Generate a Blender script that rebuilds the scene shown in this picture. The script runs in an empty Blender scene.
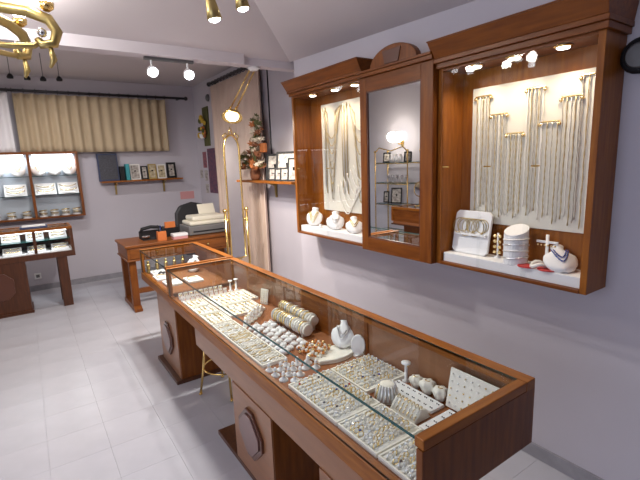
import bpy, bmesh, math, random
from mathutils import Matrix, Vector
random.seed(7)
SC = bpy.context.scene
C = bpy.context.collection
R = math.radians
PI = math.pi

# ------------------------------------------------------------------ camera
cam_d = bpy.data.cameras.new('camera'); cam = bpy.data.objects.new('camera', cam_d); C.objects.link(cam)
SC.camera = cam
cam_d.sensor_width = 36; cam_d.lens = 428.5 * 36 / 640; cam_d.clip_start = .02
yaw, pit, rol = R(34.2), R(-10.46), R(-2.1)
fw = Vector((math.sin(yaw)*math.cos(pit), math.cos(yaw)*math.cos(pit), math.sin(pit)))
rt = Vector((math.cos(yaw), -math.sin(yaw), 0)); up = rt.cross(fw)
r2 = math.cos(rol)*rt + math.sin(rol)*up; u2 = -math.sin(rol)*rt + math.cos(rol)*up
m = Matrix((r2, u2, -fw)).transposed().to_4x4(); m.translation = (0, 0, 1.6)
cam.matrix_world = m

# ------------------------------------------------------------------ world, daylight, exposure
SC.view_settings.view_transform = 'Standard'; SC.view_settings.look = 'None'
SC.view_settings.gamma = 1; SC.view_settings.use_curve_mapping = False
SC.view_settings.exposure = -0.1
try:
    SC.cycles.use_denoising = True; SC.cycles.max_bounces = 10; SC.cycles.transparent_max_bounces = 24
    SC.cycles.caustics_reflective = False; SC.cycles.caustics_refractive = False
    SC.cycles.sample_clamp_indirect = 4.0
except Exception: pass
world = bpy.data.worlds.new('world'); SC.world = world; world.use_nodes = True
bg = world.node_tree.nodes['Background']; bg.inputs[0].default_value = (.62, .70, 1, 1); bg.inputs[1].default_value = 1.0
def light(name, kind, loc, power, color=(1, 1, 1), size=.05, direction=None, angle=120, blend=.6, sizey=None, parent=None):
    d = bpy.data.lights.new(name, kind); d.energy = power; d.color = color
    if kind == 'AREA':
        d.shape = 'RECTANGLE'; d.size = size; d.size_y = sizey or size
    else: d.shadow_soft_size = size
    if kind == 'SPOT': d.spot_size = R(angle); d.spot_blend = blend
    o = bpy.data.objects.new(name, d); C.objects.link(o); o.location = loc
    if direction: o.rotation_euler = Vector(direction).to_track_quat('-Z', 'Y').to_euler()
    return o
WARM = (1, .80, .58); COOL = (.93, .92, 1.0)
light('daylight', 'AREA', (-1.93, .55, 1.36), 36, (.80, .84, 1.0), 2.4, (1, 0, -.05), sizey=1.8)

# ------------------------------------------------------------------ materials
MAT = {}
def nodes(name):
    m = bpy.data.materials.new(name); m.use_nodes = True; nt = m.node_tree; MAT[name] = m
    return m, nt, nt.nodes['Principled BSDF']
def mat(name, col, rough=.5, metal=0, noise=0, scale=8, bump=0, bscale=60, coat=0, emit=None, estr=0, stretch=None, col2=None, sheen=0, spec=None):
    m, nt, b = nodes(name)
    b.inputs['Base Color'].default_value = (*col, 1); b.inputs['Roughness'].default_value = rough; b.inputs['Metallic'].default_value = metal
    if coat: b.inputs['Coat Weight'].default_value = coat; b.inputs['Coat Roughness'].default_value = .12
    if sheen: b.inputs['Sheen Weight'].default_value = sheen
    if spec is not None: b.inputs['Specular IOR Level'].default_value = spec
    if emit: b.inputs['Emission Color'].default_value = (*emit, 1); b.inputs['Emission Strength'].default_value = estr
    if noise or bump:
        tc = nt.nodes.new('ShaderNodeTexCoord'); mp = nt.nodes.new('ShaderNodeMapping')
        nt.links.new(tc.outputs['Object'], mp.inputs[0])
        if stretch: mp.inputs['Scale'].default_value = stretch
    if noise:
        n = nt.nodes.new('ShaderNodeTexNoise'); n.inputs['Scale'].default_value = scale; n.inputs['Detail'].default_value = 6
        nt.links.new(mp.outputs[0], n.inputs['Vector'])
        cr = nt.nodes.new('ShaderNodeValToRGB'); cr.color_ramp.elements[0].position = .3; cr.color_ramp.elements[1].position = .7
        c2 = col2 or tuple(max(0, c*(1-noise)) for c in col)
        cr.color_ramp.elements[0].color = (*c2, 1); cr.color_ramp.elements[1].color = (*col, 1)
        nt.links.new(n.outputs['Fac'], cr.inputs[0]); nt.links.new(cr.outputs[0], b.inputs['Base Color'])
    if bump:
        n2 = nt.nodes.new('ShaderNodeTexNoise'); n2.inputs['Scale'].default_value = bscale; n2.inputs['Detail'].default_value = 4
        nt.links.new(mp.outputs[0], n2.inputs['Vector'])
        bp = nt.nodes.new('ShaderNodeBump'); bp.inputs['Strength'].default_value = bump; bp.inputs['Distance'].default_value = .01
        nt.links.new(n2.outputs['Fac'], bp.inputs['Height']); nt.links.new(bp.outputs[0], b.inputs['Normal'])
    return m
def glassmat(name, tint, edge=None, gain=1.0):
    m, nt, b = nodes(name); nt.nodes.remove(b); out = nt.nodes['Material Output']
    tr = nt.nodes.new('ShaderNodeBsdfTransparent'); tr.inputs[0].default_value = (*tint, 1)
    gl = nt.nodes.new('ShaderNodeBsdfGlossy'); gl.inputs['Roughness'].default_value = .01
    fr = nt.nodes.new('ShaderNodeFresnel'); fr.inputs[0].default_value = 1.5
    ge = nt.nodes.new('ShaderNodeNewGeometry'); iv = nt.nodes.new('ShaderNodeMath'); iv.operation = 'SUBTRACT'; iv.inputs[0].default_value = gain
    mu = nt.nodes.new('ShaderNodeMath'); mu.operation = 'MULTIPLY'; mu.use_clamp = True; iv.use_clamp = True
    nt.links.new(ge.outputs['Backfacing'], iv.inputs[1]); nt.links.new(iv.outputs[0], mu.inputs[0]); nt.links.new(fr.outputs[0], mu.inputs[1])
    mx = nt.nodes.new('ShaderNodeMixShader'); nt.links.new(mu.outputs[0], mx.inputs[0]); nt.links.new(tr.outputs[0], mx.inputs[1]); nt.links.new(gl.outputs[0], mx.inputs[2])
    nt.links.new(mx.outputs[0], out.inputs[0]); return m
mat('wall_paint', (.56, .53, .58), .75, noise=.05, scale=1.5, bump=.06, bscale=120)
mat('ceiling_paint', (.60, .55, .565), .8, noise=.04, scale=1.2, bump=.05, bscale=90)
mat('beam_paint', (.62, .57, .60), .6)
mat('grout', (.50, .495, .53), .8, noise=.2, scale=30)
mat('tile', (.53, .525, .565), .24, noise=.10, scale=3.5, col2=(.47, .465, .505), bump=.02, bscale=5)
mat('baseboard', (.34, .33, .36), .35, noise=.2, scale=14)
mat('wood', (.33, .112, .014), .36, noise=.4, scale=6, stretch=(9, 1, 9), col2=(.21, .060, .007), spec=.28)
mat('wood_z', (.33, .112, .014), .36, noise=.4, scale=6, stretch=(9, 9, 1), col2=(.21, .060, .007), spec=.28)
mat('wood_x', (.33, .112, .014), .36, noise=.4, scale=6, stretch=(1, 9, 9), col2=(.21, .060, .007), spec=.28)
mat('dark_wood', (.10, .030, .009), .4, noise=.4, scale=6, stretch=(9, 9, 1), coat=.1)
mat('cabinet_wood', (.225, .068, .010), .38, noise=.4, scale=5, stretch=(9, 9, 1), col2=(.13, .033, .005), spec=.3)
mat('cabinet_wood_y', (.225, .068, .010), .38, noise=.4, scale=5, stretch=(9, 1, 9), col2=(.13, .033, .005), spec=.3)
mat('desk_wood', (.26, .082, .014), .38, noise=.4, scale=5, stretch=(1, 9, 9), col2=(.16, .046, .008), spec=.4)
mat('laminate', (.32, .14, .062), .35, noise=.18, scale=5, stretch=(6, 1, 6), coat=.25)
mat('plaque', (.20, .10, .085), .3, noise=.2, scale=8, coat=.4)
mat('plaque_rim', (.10, .032, .016), .3, coat=.4)
mat('brown_felt', (.25, .085, .025), .85, bump=.1, bscale=200)
mat('brass', (.80, .56, .20), .22, 1)
mat('antique_brass', (.46, .35, .14), .36, 1)
mat('gold', (.95, .74, .36), .26, .9)
mat('champagne', (.58, .46, .26), .38, .55)
mat('pale_chain', (.62, .58, .50), .4, .35)
mat('silver', (.90, .90, .90), .28, .85)
mat('chrome', (.75, .76, .78), .1, 1)
mat('mirror_glass', (.88, .90, .92), .015, 1)
mat('velvet', (.86, .83, .74), .9, bump=.1, bscale=160, sheen=.2)
mat('ivory', (.74, .71, .62), .85, bump=.08, bscale=140)
mat('white_velvet', (.86, .86, .86), .85, bump=.08, bscale=160)
mat('pearl', (.86, .83, .77), .25, coat=.6)
mat('gem_blue', (.03, .06, .30), .08, coat=1); mat('gem_red', (.35, .02, .03), .08, coat=1)
mat('gem_clear', (.85, .9, .95), .05, coat=1); mat('gem_dark', (.05, .05, .06), .1, coat=1)
mat('amber', (.62, .22, .04), .2, coat=.8); mat('coral', (.62, .14, .06), .3, coat=.5)
mat('case_back', (.50, .55, .62), .8)
mat('red_felt', (.55, .05, .05), .8)
mat('curtain', (.50, .395, .26), .9, noise=.12, scale=5, bump=.12, bscale=220, stretch=(1, 1, .3))
mat('curtain_pink', (.80, .63, .52), .9, noise=.12, scale=5, bump=.12, bscale=220, stretch=(1, 1, .3))
mat('glare', (.80, .78, .80), .9, bump=.1, bscale=220)  # pale cloth colour standing in for white glare on the rear wall
mat('black_rod', (.02, .018, .022), .4); mat('black_plastic', (.015, .015, .017), .5, spec=.2); mat('black_leather', (.018, .018, .022), .5, bump=.1, bscale=100)
mat('navy', (.03, .045, .12), .6, noise=.3, scale=30)
mat('cream_plastic', (.74, .70, .58), .45); mat('grey_plastic', (.16, .16, .16), .5); mat('white_plastic', (.8, .8, .8), .4)
mat('orange_card', (.60, .17, .04), .7); mat('pink_card', (.62, .30, .30), .7); mat('teal_card', (.04, .30, .34), .6)
mat('white_card', (.78, .76, .72), .7); mat('photo', (.62, .58, .52), .4, noise=.6, scale=26, col2=(.16, .13, .12))
mat('photo_warm', (.70, .62, .42), .4, noise=.6, scale=24, col2=(.22, .16, .09))
mat('poster_dark', (.22, .07, .10), .5, noise=.7, scale=22, col2=(.03, .03, .08)); mat('poster_red', (.42, .12, .13), .5, noise=.5, scale=26, col2=(.12, .05, .09))
mat('dark_print', (.05, .05, .07), .5, noise=.5, scale=60, col2=(.012, .012, .02))
mat('leaf_dark', (.10, .10, .03), .7); mat('flower_orange', (.52, .17, .05), .75, noise=.3, scale=60); mat('flower_cream', (.76, .66, .52), .75, noise=.2, scale=60)
mat('flower_brown', (.24, .09, .04), .8, noise=.3, scale=60); mat('flower_yellow', (.70, .46, .05), .7, noise=.3, scale=60)
mat('lamp_cool', (1, 1, 1), .3, emit=(.95, .97, 1), estr=14); mat('tube_light', (1, 1, 1), .3, emit=(.90, .96, 1), estr=4)
mat('lamp_warm', (1, 1, 1), .3, emit=(1, .93, .80), estr=12)
mat('globe', (1, 1, 1), .3, emit=(1, .95, .85), estr=7)
mat('glass_edge', (.008, .075, .068), .15)
glassmat('glass', (.975, .99, .985), gain=.62); glassmat('glass_clear', (.985, .99, .99), gain=.7)

# ------------------------------------------------------------------ mesh builder
WM = {}
class MB:
    def __init__(s): s.v = []; s.f = []; s.mi = []; s.M = Matrix(); s.cur = 0
    def add(s, vs, fs):
        o = len(s.v); s.v += [s.M @ Vector(p) for p in vs]; s.f += [tuple(i+o for i in f) for f in fs]; s.mi += [s.cur]*len(fs); return s
    def box(s, x0, y0, z0, x1, y1, z1):
        return s.add([(x0,y0,z0),(x1,y0,z0),(x1,y1,z0),(x0,y1,z0),(x0,y0,z1),(x1,y0,z1),(x1,y1,z1),(x0,y1,z1)],
            [(0,3,2,1),(4,5,6,7),(0,1,5,4),(1,2,6,5),(2,3,7,6),(3,0,4,7)])
    def cyl(s, p0, p1, r0, r1=None, n=12):
        r1 = r0 if r1 is None else r1; p0 = Vector(p0); p1 = Vector(p1); d = (p1-p0).normalized()
        a = d.orthogonal().normalized(); b = d.cross(a); vs = []
        for k in range(n):
            t = 2*PI*k/n; e = a*math.cos(t)+b*math.sin(t); vs.append(p0+e*r0); vs.append(p1+e*r1)
        fs = [(2*k, 2*((k+1)%n), 2*((k+1)%n)+1, 2*k+1) for k in range(n)]
        fs += [tuple(2*k for k in reversed(range(n))), tuple(2*k+1 for k in range(n))]
        return s.add(vs, fs)
    def tube(s, pts, r, n=6, closed=False, radii=None):
        pts = [Vector(p) for p in pts]; L = len(pts); vs = []; ref = None
        for i, p in enumerate(pts):
            a = pts[(i-1) % L] if (closed or i) else p; b = pts[(i+1) % L] if (closed or i < L-1) else p
            d = (b-a)
            d = d.normalized() if d.length > 1e-9 else Vector((0,0,1))
            if ref is None: ref = d.orthogonal().normalized()
            u = (ref - d*ref.dot(d))
            u = u.normalized() if u.length > 1e-6 else d.orthogonal().normalized()
            ref = u; w = d.cross(u); rr = radii[i] if radii else r
            vs += [p+(u*math.cos(2*PI*k/n)+w*math.sin(2*PI*k/n))*rr for k in range(n)]
        fs = []
        for i in range(L if closed else L-1):
            j = (i+1) % L
            fs += [(i*n+k, i*n+(k+1)%n, j*n+(k+1)%n, j*n+k) for k in range(n)]
        if not closed: fs += [tuple(reversed(range(n))), tuple((L-1)*n+k for k in range(n))]
        return s.add(vs, fs)
    def lathe(s, prof, n=16, c=(0,0,0), sx=1, sy=1):
        vs = []; c = Vector(c)
        for r, z in prof: vs += [(c.x+r*sx*math.cos(2*PI*k/n), c.y+r*sy*math.sin(2*PI*k/n), c.z+z) for k in range(n)]
        fs = []; L = len(prof)
        for i in range(L-1): fs += [(i*n+k, i*n+(k+1)%n, (i+1)*n+(k+1)%n, (i+1)*n+k) for k in range(n)]
        fs += [tuple(reversed(range(n))), tuple((L-1)*n+k for k in range(n))]
        return s.add(vs, fs)
    def sphere(s, c, r, n=10, m=6, sc=(1,1,1)):
        prof = []
        c = Vector(c); vs = [c+Vector((0,0,-r*sc[2]))]
        for i in range(1, m):
            t = -PI/2+PI*i/m
            vs += [c+Vector((r*math.cos(t)*math.cos(2*PI*k/n)*sc[0], r*math.cos(t)*math.sin(2*PI*k/n)*sc[1], r*math.sin(t)*sc[2])) for k in range(n)]
        vs.append(c+Vector((0,0,r*sc[2]))); fs = [(0, 1+(k+1)%n, 1+k) for k in range(n)]
        for i in range(m-2): fs += [(1+i*n+k, 1+i*n+(k+1)%n, 1+(i+1)*n+(k+1)%n, 1+(i+1)*n+k) for k in range(n)]
        e = len(vs)-1; fs += [(e, 1+(m-2)*n+k, 1+(m-2)*n+(k+1)%n) for k in range(n)]
        return s.add(vs, fs)
    def prism(s, poly, ax, d0, d1):
        # poly in the two other axes (order x,y,z without ax)
        def P(a, b, d): return {'x': (d,a,b), 'y': (a,d,b), 'z': (a,b,d)}[ax]
        n = len(poly); vs = [P(a,b,d0) for a,b in poly]+[P(a,b,d1) for a,b in poly]
        fs = [tuple(range(n)), tuple(range(2*n-1, n-1, -1))]+[(k, n+k, n+(k+1)%n, (k+1)%n) for k in range(n)]
        return s.add(vs, fs)
    def torus(s, c, Rr, r, ax=(0,0,1), n=14, m=6):
        ax = Vector(ax).normalized(); a = ax.orthogonal().normalized(); b = ax.cross(a); c = Vector(c)
        return s.tube([c+(a*math.cos(2*PI*k/n)+b*math.sin(2*PI*k/n))*Rr for k in range(n)], r, m, closed=True)
    def build(s, name, material, parent=None, smooth=False, bevel=0, loc=None, fix=True):
        me = bpy.data.meshes.new(name)
        if parent is not None: inv = WM[parent].inverted()
        else:
            if loc is None:
                xs = [p.x for p in s.v]; ys = [p.y for p in s.v]; zs = [p.z for p in s.v]
                loc = ((min(xs)+max(xs))/2, (min(ys)+max(ys))/2, min(zs))
            inv = Matrix.Translation(-Vector(loc))
        me.from_pydata([inv @ p for p in s.v], [], s.f)
        for mm in (material if isinstance(material, (list, tuple)) else [material]): me.materials.append(MAT[mm])
        if max(s.mi, default=0): me.polygons.foreach_set('material_index', s.mi)
        if fix:
            bm = bmesh.new(); bm.from_mesh(me); bmesh.ops.recalc_face_normals(bm, faces=bm.faces); bm.to_mesh(me); bm.free()
        if smooth: me.polygons.foreach_set('use_smooth', [True]*len(me.polygons))
        o = bpy.data.objects.new(name, me); C.objects.link(o)
        if parent is not None: o.parent = parent; WM[o] = WM[parent]
        else: o.location = loc; WM[o] = Matrix.Translation(Vector(loc))
        if bevel:
            b = o.modifiers.new('bevel', 'BEVEL'); b.width = bevel; b.segments = 2; b.limit_method = 'ANGLE'
        return o
def thing(name, label, cat, loc=(0,0,0), rz=0, group=None):
    o = bpy.data.objects.new(name, None); C.objects.link(o); o.location = loc; o.rotation_euler = (0,0,rz); o.empty_display_size = .05
    WM[o] = Matrix.Translation(Vector(loc)) @ Matrix.Rotation(rz, 4, 'Z'); return tag(o, label, cat, group)
def tag(o, label, cat, group=None):
    o['label'] = label; o['category'] = cat
    if group: o['group'] = group
    return o
def struct(o): o['kind'] = 'structure'; return o
def copy_tree(o, loc=None, rot=None, parent=None, label=None, group=None):
    c = o.copy(); C.objects.link(c); c.parent = parent
    if loc is not None: c.location = loc
    if rot is not None: c.rotation_euler = rot
    if label: c['label'] = label
    if group: c['group'] = group
    for ch in o.children: copy_tree(ch, parent=c)
    return c
def bx(name, x0, y0, z0, x1, y1, z1, material, parent=None, bevel=0):
    return MB().box(x0,y0,z0,x1,y1,z1).build(name, material, parent, bevel=bevel)
def pane(name, x0, y0, z0, x1, y1, z1, parent, material='glass', edge=True):
    # a real sheet of glass: big faces clear, narrow edges dark green
    b = MB().box(x0,y0,z0,x1,y1,z1); d = (x1-x0, y1-y0, z1-z0); t = d.index(min(d))
    faceax = [2,2,1,0,1,0]; b.mi = [0 if faceax[k] == t else 1 for k in range(6)]
    return b.build(name, [material, 'glass_edge' if edge else material], parent)

# ================================================================== THE SETTING
W = 2.07; W2 = 2.36; YJ = 3.35; YB = 6.85; XL = -1.75; YF = -1.7; HT = 3.1
fl = struct(bx('floor', XL-.1, YF-.1, -.08, W2+.14, YB+.1, -.004, 'grout'))
TS = .305; tile_me = None; field = MB()
nx = int((W2-XL)/TS)+1; x_start = .22 - 7*TS
for j in range(29):
    y0 = YF + j*TS
    for i in range(15):
        x0 = x_start + i*TS
        a, b, c, d = max(x0, XL)+0.0005, y0+0.0005, min(x0+TS, W2)-0.0005, min(y0+TS, YB)-0.0005
        if c-a < .03 or d-b < .03: continue
        if YJ > y0+TS: c = min(c, W+.05)
        if c-a < .03: continue
        if y0 > .82 and (x0 > -.75 or y0 > 3):
            if abs(c-a-TS+.0010) < 1e-4 and abs(d-b-TS+.0010) < 1e-4:
                if tile_me is None:
                    o = MB().box(a, b, -.006, c, d, 0).build('tile', 'tile', fl); o.data.transform(WM[fl]); o.data.transform(Matrix.Translation((-a, -b, 0)))
                    tile_me = o.data
                else:
                    o = bpy.data.objects.new('tile', tile_me); C.objects.link(o); o.parent = fl
                o.location = Vector((a, b, 0)) - Vector(fl.location)
            else: MB().box(a, b, -.006, c, d, 0).build('tile', 'tile', fl)
        else: field.box(a, b, -.006, c, d, 0)
fo = field.build('tile_field', 'tile', fl); fo['kind'] = 'stuff'

struct(MB().prism([(W,YF),(W2+.14,YF),(W2+.14,YB+.1),(W2,YB+.1),(W2,YJ),(W,YJ)], 'z', 0, HT).build('wall_right', 'wall_paint'))
struct(bx('wall_back', XL-.1, YB, 0, W2, YB+.1, HT, 'wall_paint'))
b = MB()
for q in [(YF,0,-.75,HT),(1.85,0,YB,HT),(-.75,0,1.85,.35),(-.75,2.3,1.85,HT)]: b.box(XL-.1,q[0],q[1],XL,q[2],q[3])
struct(b.build('wall_left', 'wall_paint'))
struct(bx('wall_front', XL-.1, YF-.1, 0, W2+.14, YF, HT, 'dark_wood'))  # unseen wall, made dark wood to cut light bouncing from the front
w1 = struct(MB().box(XL-.09,-.75,.35,XL-.01,-.69,2.3).box(XL-.09,1.79,.35,XL-.01,1.85,2.3).box(XL-.09,-.69,.35,XL-.01,1.79,.41).box(XL-.09,-.69,2.24,XL-.01,1.79,2.3).box(XL-.09,.52,.41,XL-.01,.58,2.24).build('window_1', 'dark_wood'))
pane('pane', XL-.055, -.69, .41, XL-.045, .52, 2.24, w1, 'glass_clear', False); pane('pane', XL-.055, .58, .41, XL-.045, 1.79, 2.24, w1, 'glass_clear', False)
# tent ceiling over the front shop, flat ceiling behind the beam
SP = 2.46; PT = .30; IN = 1.2; YBM = 3.41
x0, x1, y0, y1 = XL, W, YF, YBM; zt = SP+PT*IN
b = MB(); b.add([(x0,y0,SP),(x1,y0,2.28),(x1,y1,SP),(x0,y1,SP),(x0+IN,y0+IN,zt),(x1-IN,y0+IN,zt),(x1-IN,y1-IN,zt),(x0+IN,y1-IN,zt),
    (x0,y0,HT),(x1,y0,HT),(x1,y1,HT),(x0,y1,HT)], [(0,1,5,4),(1,2,6,5),(2,3,7,6),(3,0,4,7),(4,5,6,7),(8,9,10,11),(0,1,9,8),(1,2,10,9),(2,3,11,10),(3,0,8,11)])
struct(b.build('ceiling', 'ceiling_paint'))
struct(bx('ceiling', XL, YBM+.10, 2.80, W2, YB, 2.9, 'ceiling_paint'))
struct(MB().box(XL, YBM, 2.40, W2, YBM+.10, HT).box(XL, YBM-.045, 2.395, 1.61, YBM, 2.475).build('trim_1', 'beam_paint'))
struct(bx('baseboard_right', W-.014, YF, 0, W, YJ, .075, 'baseboard'))
struct(bx('baseboard_back', XL, YB-.014, 0, W2, YB, .075, 'baseboard'))
struct(bx('baseboard_left', XL, YF, 0, XL+.014, YB, .075, 'baseboard'))
struct(bx('baseboard_recess', W2-.014, YJ, 0, W2, YB-.014, .075, 'baseboard'))

# ================================================================== DISPLAY COUNTERS
def octagon(cy, cz, w, h, c):
    c = min(c, w*.36, h*.42); w /= 2; h /= 2
    return [(cy-w+c,cz-h),(cy+w-c,cz-h),(cy+w,cz-h+c),(cy+w,cz+h-c),(cy+w-c,cz+h),(cy-w+c,cz+h),(cy-w,cz+h-c),(cy-w,cz-h+c)]
ZC = .69; ZT = .90
def counter(label, x0, x1, y0, y1, solid_near, pedestals, apron, base_plates):
    T = thing('display_counter', label, 'counter', ((x0+x1)/2, (y0+y1)/2, 0))
    bx('case_floor', x0+.03, y0+.03, .655, x1-.01, y1-.03, ZC, 'brown_felt', T)
    bx('front_rail', x0-.006, y0+(.022 if solid_near else 0), .635, x0+.03, y1, .70, 'wood', T, .004)
    bx('bottom_board', x0+.03, y0+(.28 if solid_near else 0), .635, x1, y1, .655, 'dark_wood', T)
    bx('top_rail', x1-.05, y0, ZT-.035, x1, y1, ZT, 'wood', T, .003)
    if solid_near:
        bx('end_panel', x0-.006, y0, .672, x1, y0+.022, ZT-.03, 'cabinet_wood', T, .002)  # same wood as the rails, darkened: shade of this end in the colour
    else:
        bx('corner_post', x0, y0, .70, x0+.024, y0+.024, ZT-.03, 'wood_z', T); bx('corner_post', x1-.024, y0, ZC, x1, y0+.024, ZT-.03, 'wood_z', T)
        pane('glass_pane', x0+.024, y0+.008, .70, x1-.024, y0+.014, ZT-.03, T)
    bx('top_rail', x0-.002, y0, ZT-.03, x1-.05, y0+.032, ZT, 'wood_x', T, .003)
    bx('top_rail', x0-.002, y1-.032, ZT-.03, x1-.05, y1, ZT, 'wood_x', T, .003)
    bx('corner_post', x0, y1-.028, .70, x0+.026, y1, ZT-.03, 'wood_z', T, .002); bx('corner_post', x1-.026, y1-.026, ZC, x1, y1, ZT-.035, 'wood_z', T, .002)
    pane('glass_pane', x0+.026, y1-.018, .70, x1-.026, y1-.012, ZT-.03, T)
    n = max(1, round((y1-y0)/.8))
    for k in range(n):
        a = y0+.026+(y1-y0-.052)*k/n; c = y0+.026+(y1-y0-.052)*(k+1)/n
        bx('sliding_door', x1-.022-(.008 if k % 2 else 0), a-(.015 if k else 0), ZC, x1-.014-(.008 if k % 2 else 0), c, ZT-.035, 'cabinet_wood_y' if k % 2 else 'laminate', T)
    pane('glass_top', x0-.002, y0+.032, ZT-.011, x1-.05, y1-.032, ZT-.001, T)
    pane('front_glass', x0, y0+.022, .70, x0+.007, y1-.028, ZT-.011, T)
    if apron:
        a0, a1 = apron
        bx('apron', x0+.035, a0, .47, x0+.055, a1, .635, 'laminate', T, .002)
        bx('apron', x1-.075, a0, .47, x1-.055, a1, .635, 'dark_wood', T)
        for yy in (a0, a1-.02): bx('apron_end', x0+.055, yy, .47, x1-.075, yy+.02, .635, 'dark_wood', T)
    for (p0, p1, xb, pt) in pedestals:
        P = bx('pedestal', x0+.038, p0, .03, xb, p1, pt, 'cabinet_wood' , T)
        f = bx('front_panel', x0+.030, p0+.003, .03, x0+.038, p1-.003, pt, 'laminate', P)
        cy, cz = (p0+p1)/2, .28; w = min(.26, (p1-p0)*.62)
        MB().prism(octagon(cy, cz, w, .255, .095), 'x', x0+.016, x0+.030).build('plaque_rim', 'plaque_rim', P, bevel=.003)
        MB().prism(octagon(cy, cz, w-.045, .21, .078), 'x', x0+.008, x0+.016).build('plaque', 'plaque', P, bevel=.003)
    for (p0, p1, a, c) in base_plates: bx('base_plate', a, p0, 0, c, p1, .03, 'dark_wood', T, .003)
    return T
CX0, CX1, CY0, CY1 = .742, 1.255, .660, 3.02
counter('long brown glass-topped jewellery counter filled with trays, nearest the camera', CX0, CX1, CY0, CY1, True,
    [(1.58, 2.02, 1.18, .47), (.955, 1.20, 1.18, .47)], (.95, 2.60), [(1.55, 2.30, .77, 1.20), (.94, 1.22, .77, 1.20)])
counter('short glass display counter standing between the long counter and the desk', .752, 1.262, 3.055, 3.90, False,
    [(3.06, 3.56, 1.10, .635)], None, [(3.045, 3.60, .745, 1.13)])

# ------------------------------------------------------------------ jewellery prototypes
def gemring(name, metal, gem, label, group):
    b = MB(); b.torus((0,0,.011), .0105, .0023, (0,1,0), 12, 5)
    o = b.build(name, metal, smooth=True, loc=(0,0,0))
    g = MB(); g.lathe([(.001,.020),(.0056,.0235),(.0048,.027)], 6); g.build('stone', gem, o)
    tag(o, label, 'ring', group); return o
RINGS = {}
def tray(name, x0, y0, x1, y1, label, z=ZC, h=.016, material='velvet', rolls=0, group=None, lip=.006):
    T = thing(name, label, 'tray', ((x0+x1)/2, (y0+y1)/2, z), 0, group)
    bx('base', x0, y0, z, x1, y1, z+h*.55, material, T)
    MB().box(x0,y0,z+h*.55,x0+lip,y1,z+h).box(x1-lip,y0,z+h*.55,x1,y1,z+h).box(x0+lip,y0,z+h*.55,x1-lip,y0+lip,z+h).box(x0+lip,y1-lip,z+h*.55,x1-lip,y1,z+h).build('rim', material, T)
    for k in range(rolls):
        yy = y0+lip+(y1-y0-2*lip)*(k+.5)/rolls; rr = (y1-y0-2*lip)/rolls*.47
        b = MB(); b.M = Matrix.Translation((0, yy, z+h*.5)) @ Matrix.Diagonal((1,1,.55,1)); b.cyl((x0+lip,0,0),(x1-lip,0,0), rr, n=8); b.build('velvet_roll', material, T, smooth=True)
    return T
kinds = [('gold','gem_clear'),('silver','gem_clear'),('gold','gem_blue'),('silver','gem_dark'),('gold','gem_red'),('silver','pearl'),('gold','pearl')]
wts = [5,6,.5,1,.3,8,7]
def fill_rings(x0, y0, x1, y1, nx, ny, zt, where, group):
    for i in range(nx):
        for j in range(ny):
            k = random.choices(range(7), wts)[0]; me, ge = kinds[k]
            word = {'gem_clear':'clear','gem_blue':'blue','gem_dark':'black','gem_red':'red','pearl':'pearl'}[ge]
            lab = f'small {me} ring with {word} stone {where}'
            x = x0+(x1-x0)*(i+.5)/nx+random.uniform(-.002,.002); y = y0+(y1-y0)*(j+.5)/ny
            rot = (random.uniform(-.35,.1), 0, random.uniform(-.3,.3))
            key = (me, ge)
            if key not in RINGS:
                o = gemring('ring', me, ge, lab, group); o.location = (x,y,zt); o.rotation_euler = rot; RINGS[key] = o
            else: copy_tree(RINGS[key], (x,y,zt), rot, None, lab, group)
# near trays, each roll between two rows of rings
TR = [('T1', .785,1.095,.990,1.425, 8,12,'in the long front tray beside the bare brown strip','rings in the long front tray'),
      ('T2', .785,.890,.990,1.088, 8,7,'in the middle front tray','rings in the middle front tray'),
      ('T3', .785,.700,.990,.883, 8,6,'in the front corner tray by the solid end panel','rings in the front corner tray'),
      ('T4', .998,1.185,1.222,1.425, 9,9,'in the back tray by the sliding doors','rings in the back tray')]
for _, a, b_, c, d, nx_, ny_, where, grp in TR:
    tray('ring_tray', a, b_, c, d, 'cream velvet ring tray, the one '+{'T1':'long in front beside the bare brown strip','T2':'in the middle of the front row','T3':'in the front corner by the solid end panel','T4':'at the back against the sliding doors'}[_], rolls=ny_+1)
    fill_rings(a+.012, b_+.016, c-.012, d-.016, nx_, ny_, ZC+.007, where, grp)
# cone of bangles, chevron display, earring cards at the near end
def earring_card(x0, y0, x1, y1, nx, ny, label, group, elabel, tilt=0, z=ZC, h=.012, proto=[None]):
    T = thing('earring_card', label, 'display card', ((x0+x1)/2, (y0+y1)/2, z))
    bx('card', x0, y0, z, x1, y1, z+h, 'white_velvet', T, .002)
    for i in range(nx):
        for j in range(ny):
            x = x0+(x1-x0)*(i+.5)/nx; y = y0+(y1-y0)*(j+.5)/ny
            if proto[0] is None:
                b = MB(); b.sphere((0,-.004,.002),.0028,6,4); b.sphere((0,.004,.002),.0028,6,4); o = b.build('stud_earrings', 'gem_dark', loc=(0,0,0), smooth=True); proto[0] = o; tag(o, elabel, 'earrings', group); o.location = (x,y,z+h)
            else: copy_tree(proto[0], (x,y,z+h), None, None, elabel, group)
    return T
earring_card(1.095, .945, 1.168, 1.178, 2, 8, 'white card of dark stud earrings below the ruffled shells', 'studs on the upper white card', 'pair of dark stud earrings on the white card by the shells')
earring_card(.998, .700, 1.160, .915, 4, 5, 'white card of stud earrings in the back corner by the solid end', 'studs on the corner white card', 'pair of dark stud earrings on the corner white card')
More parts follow.
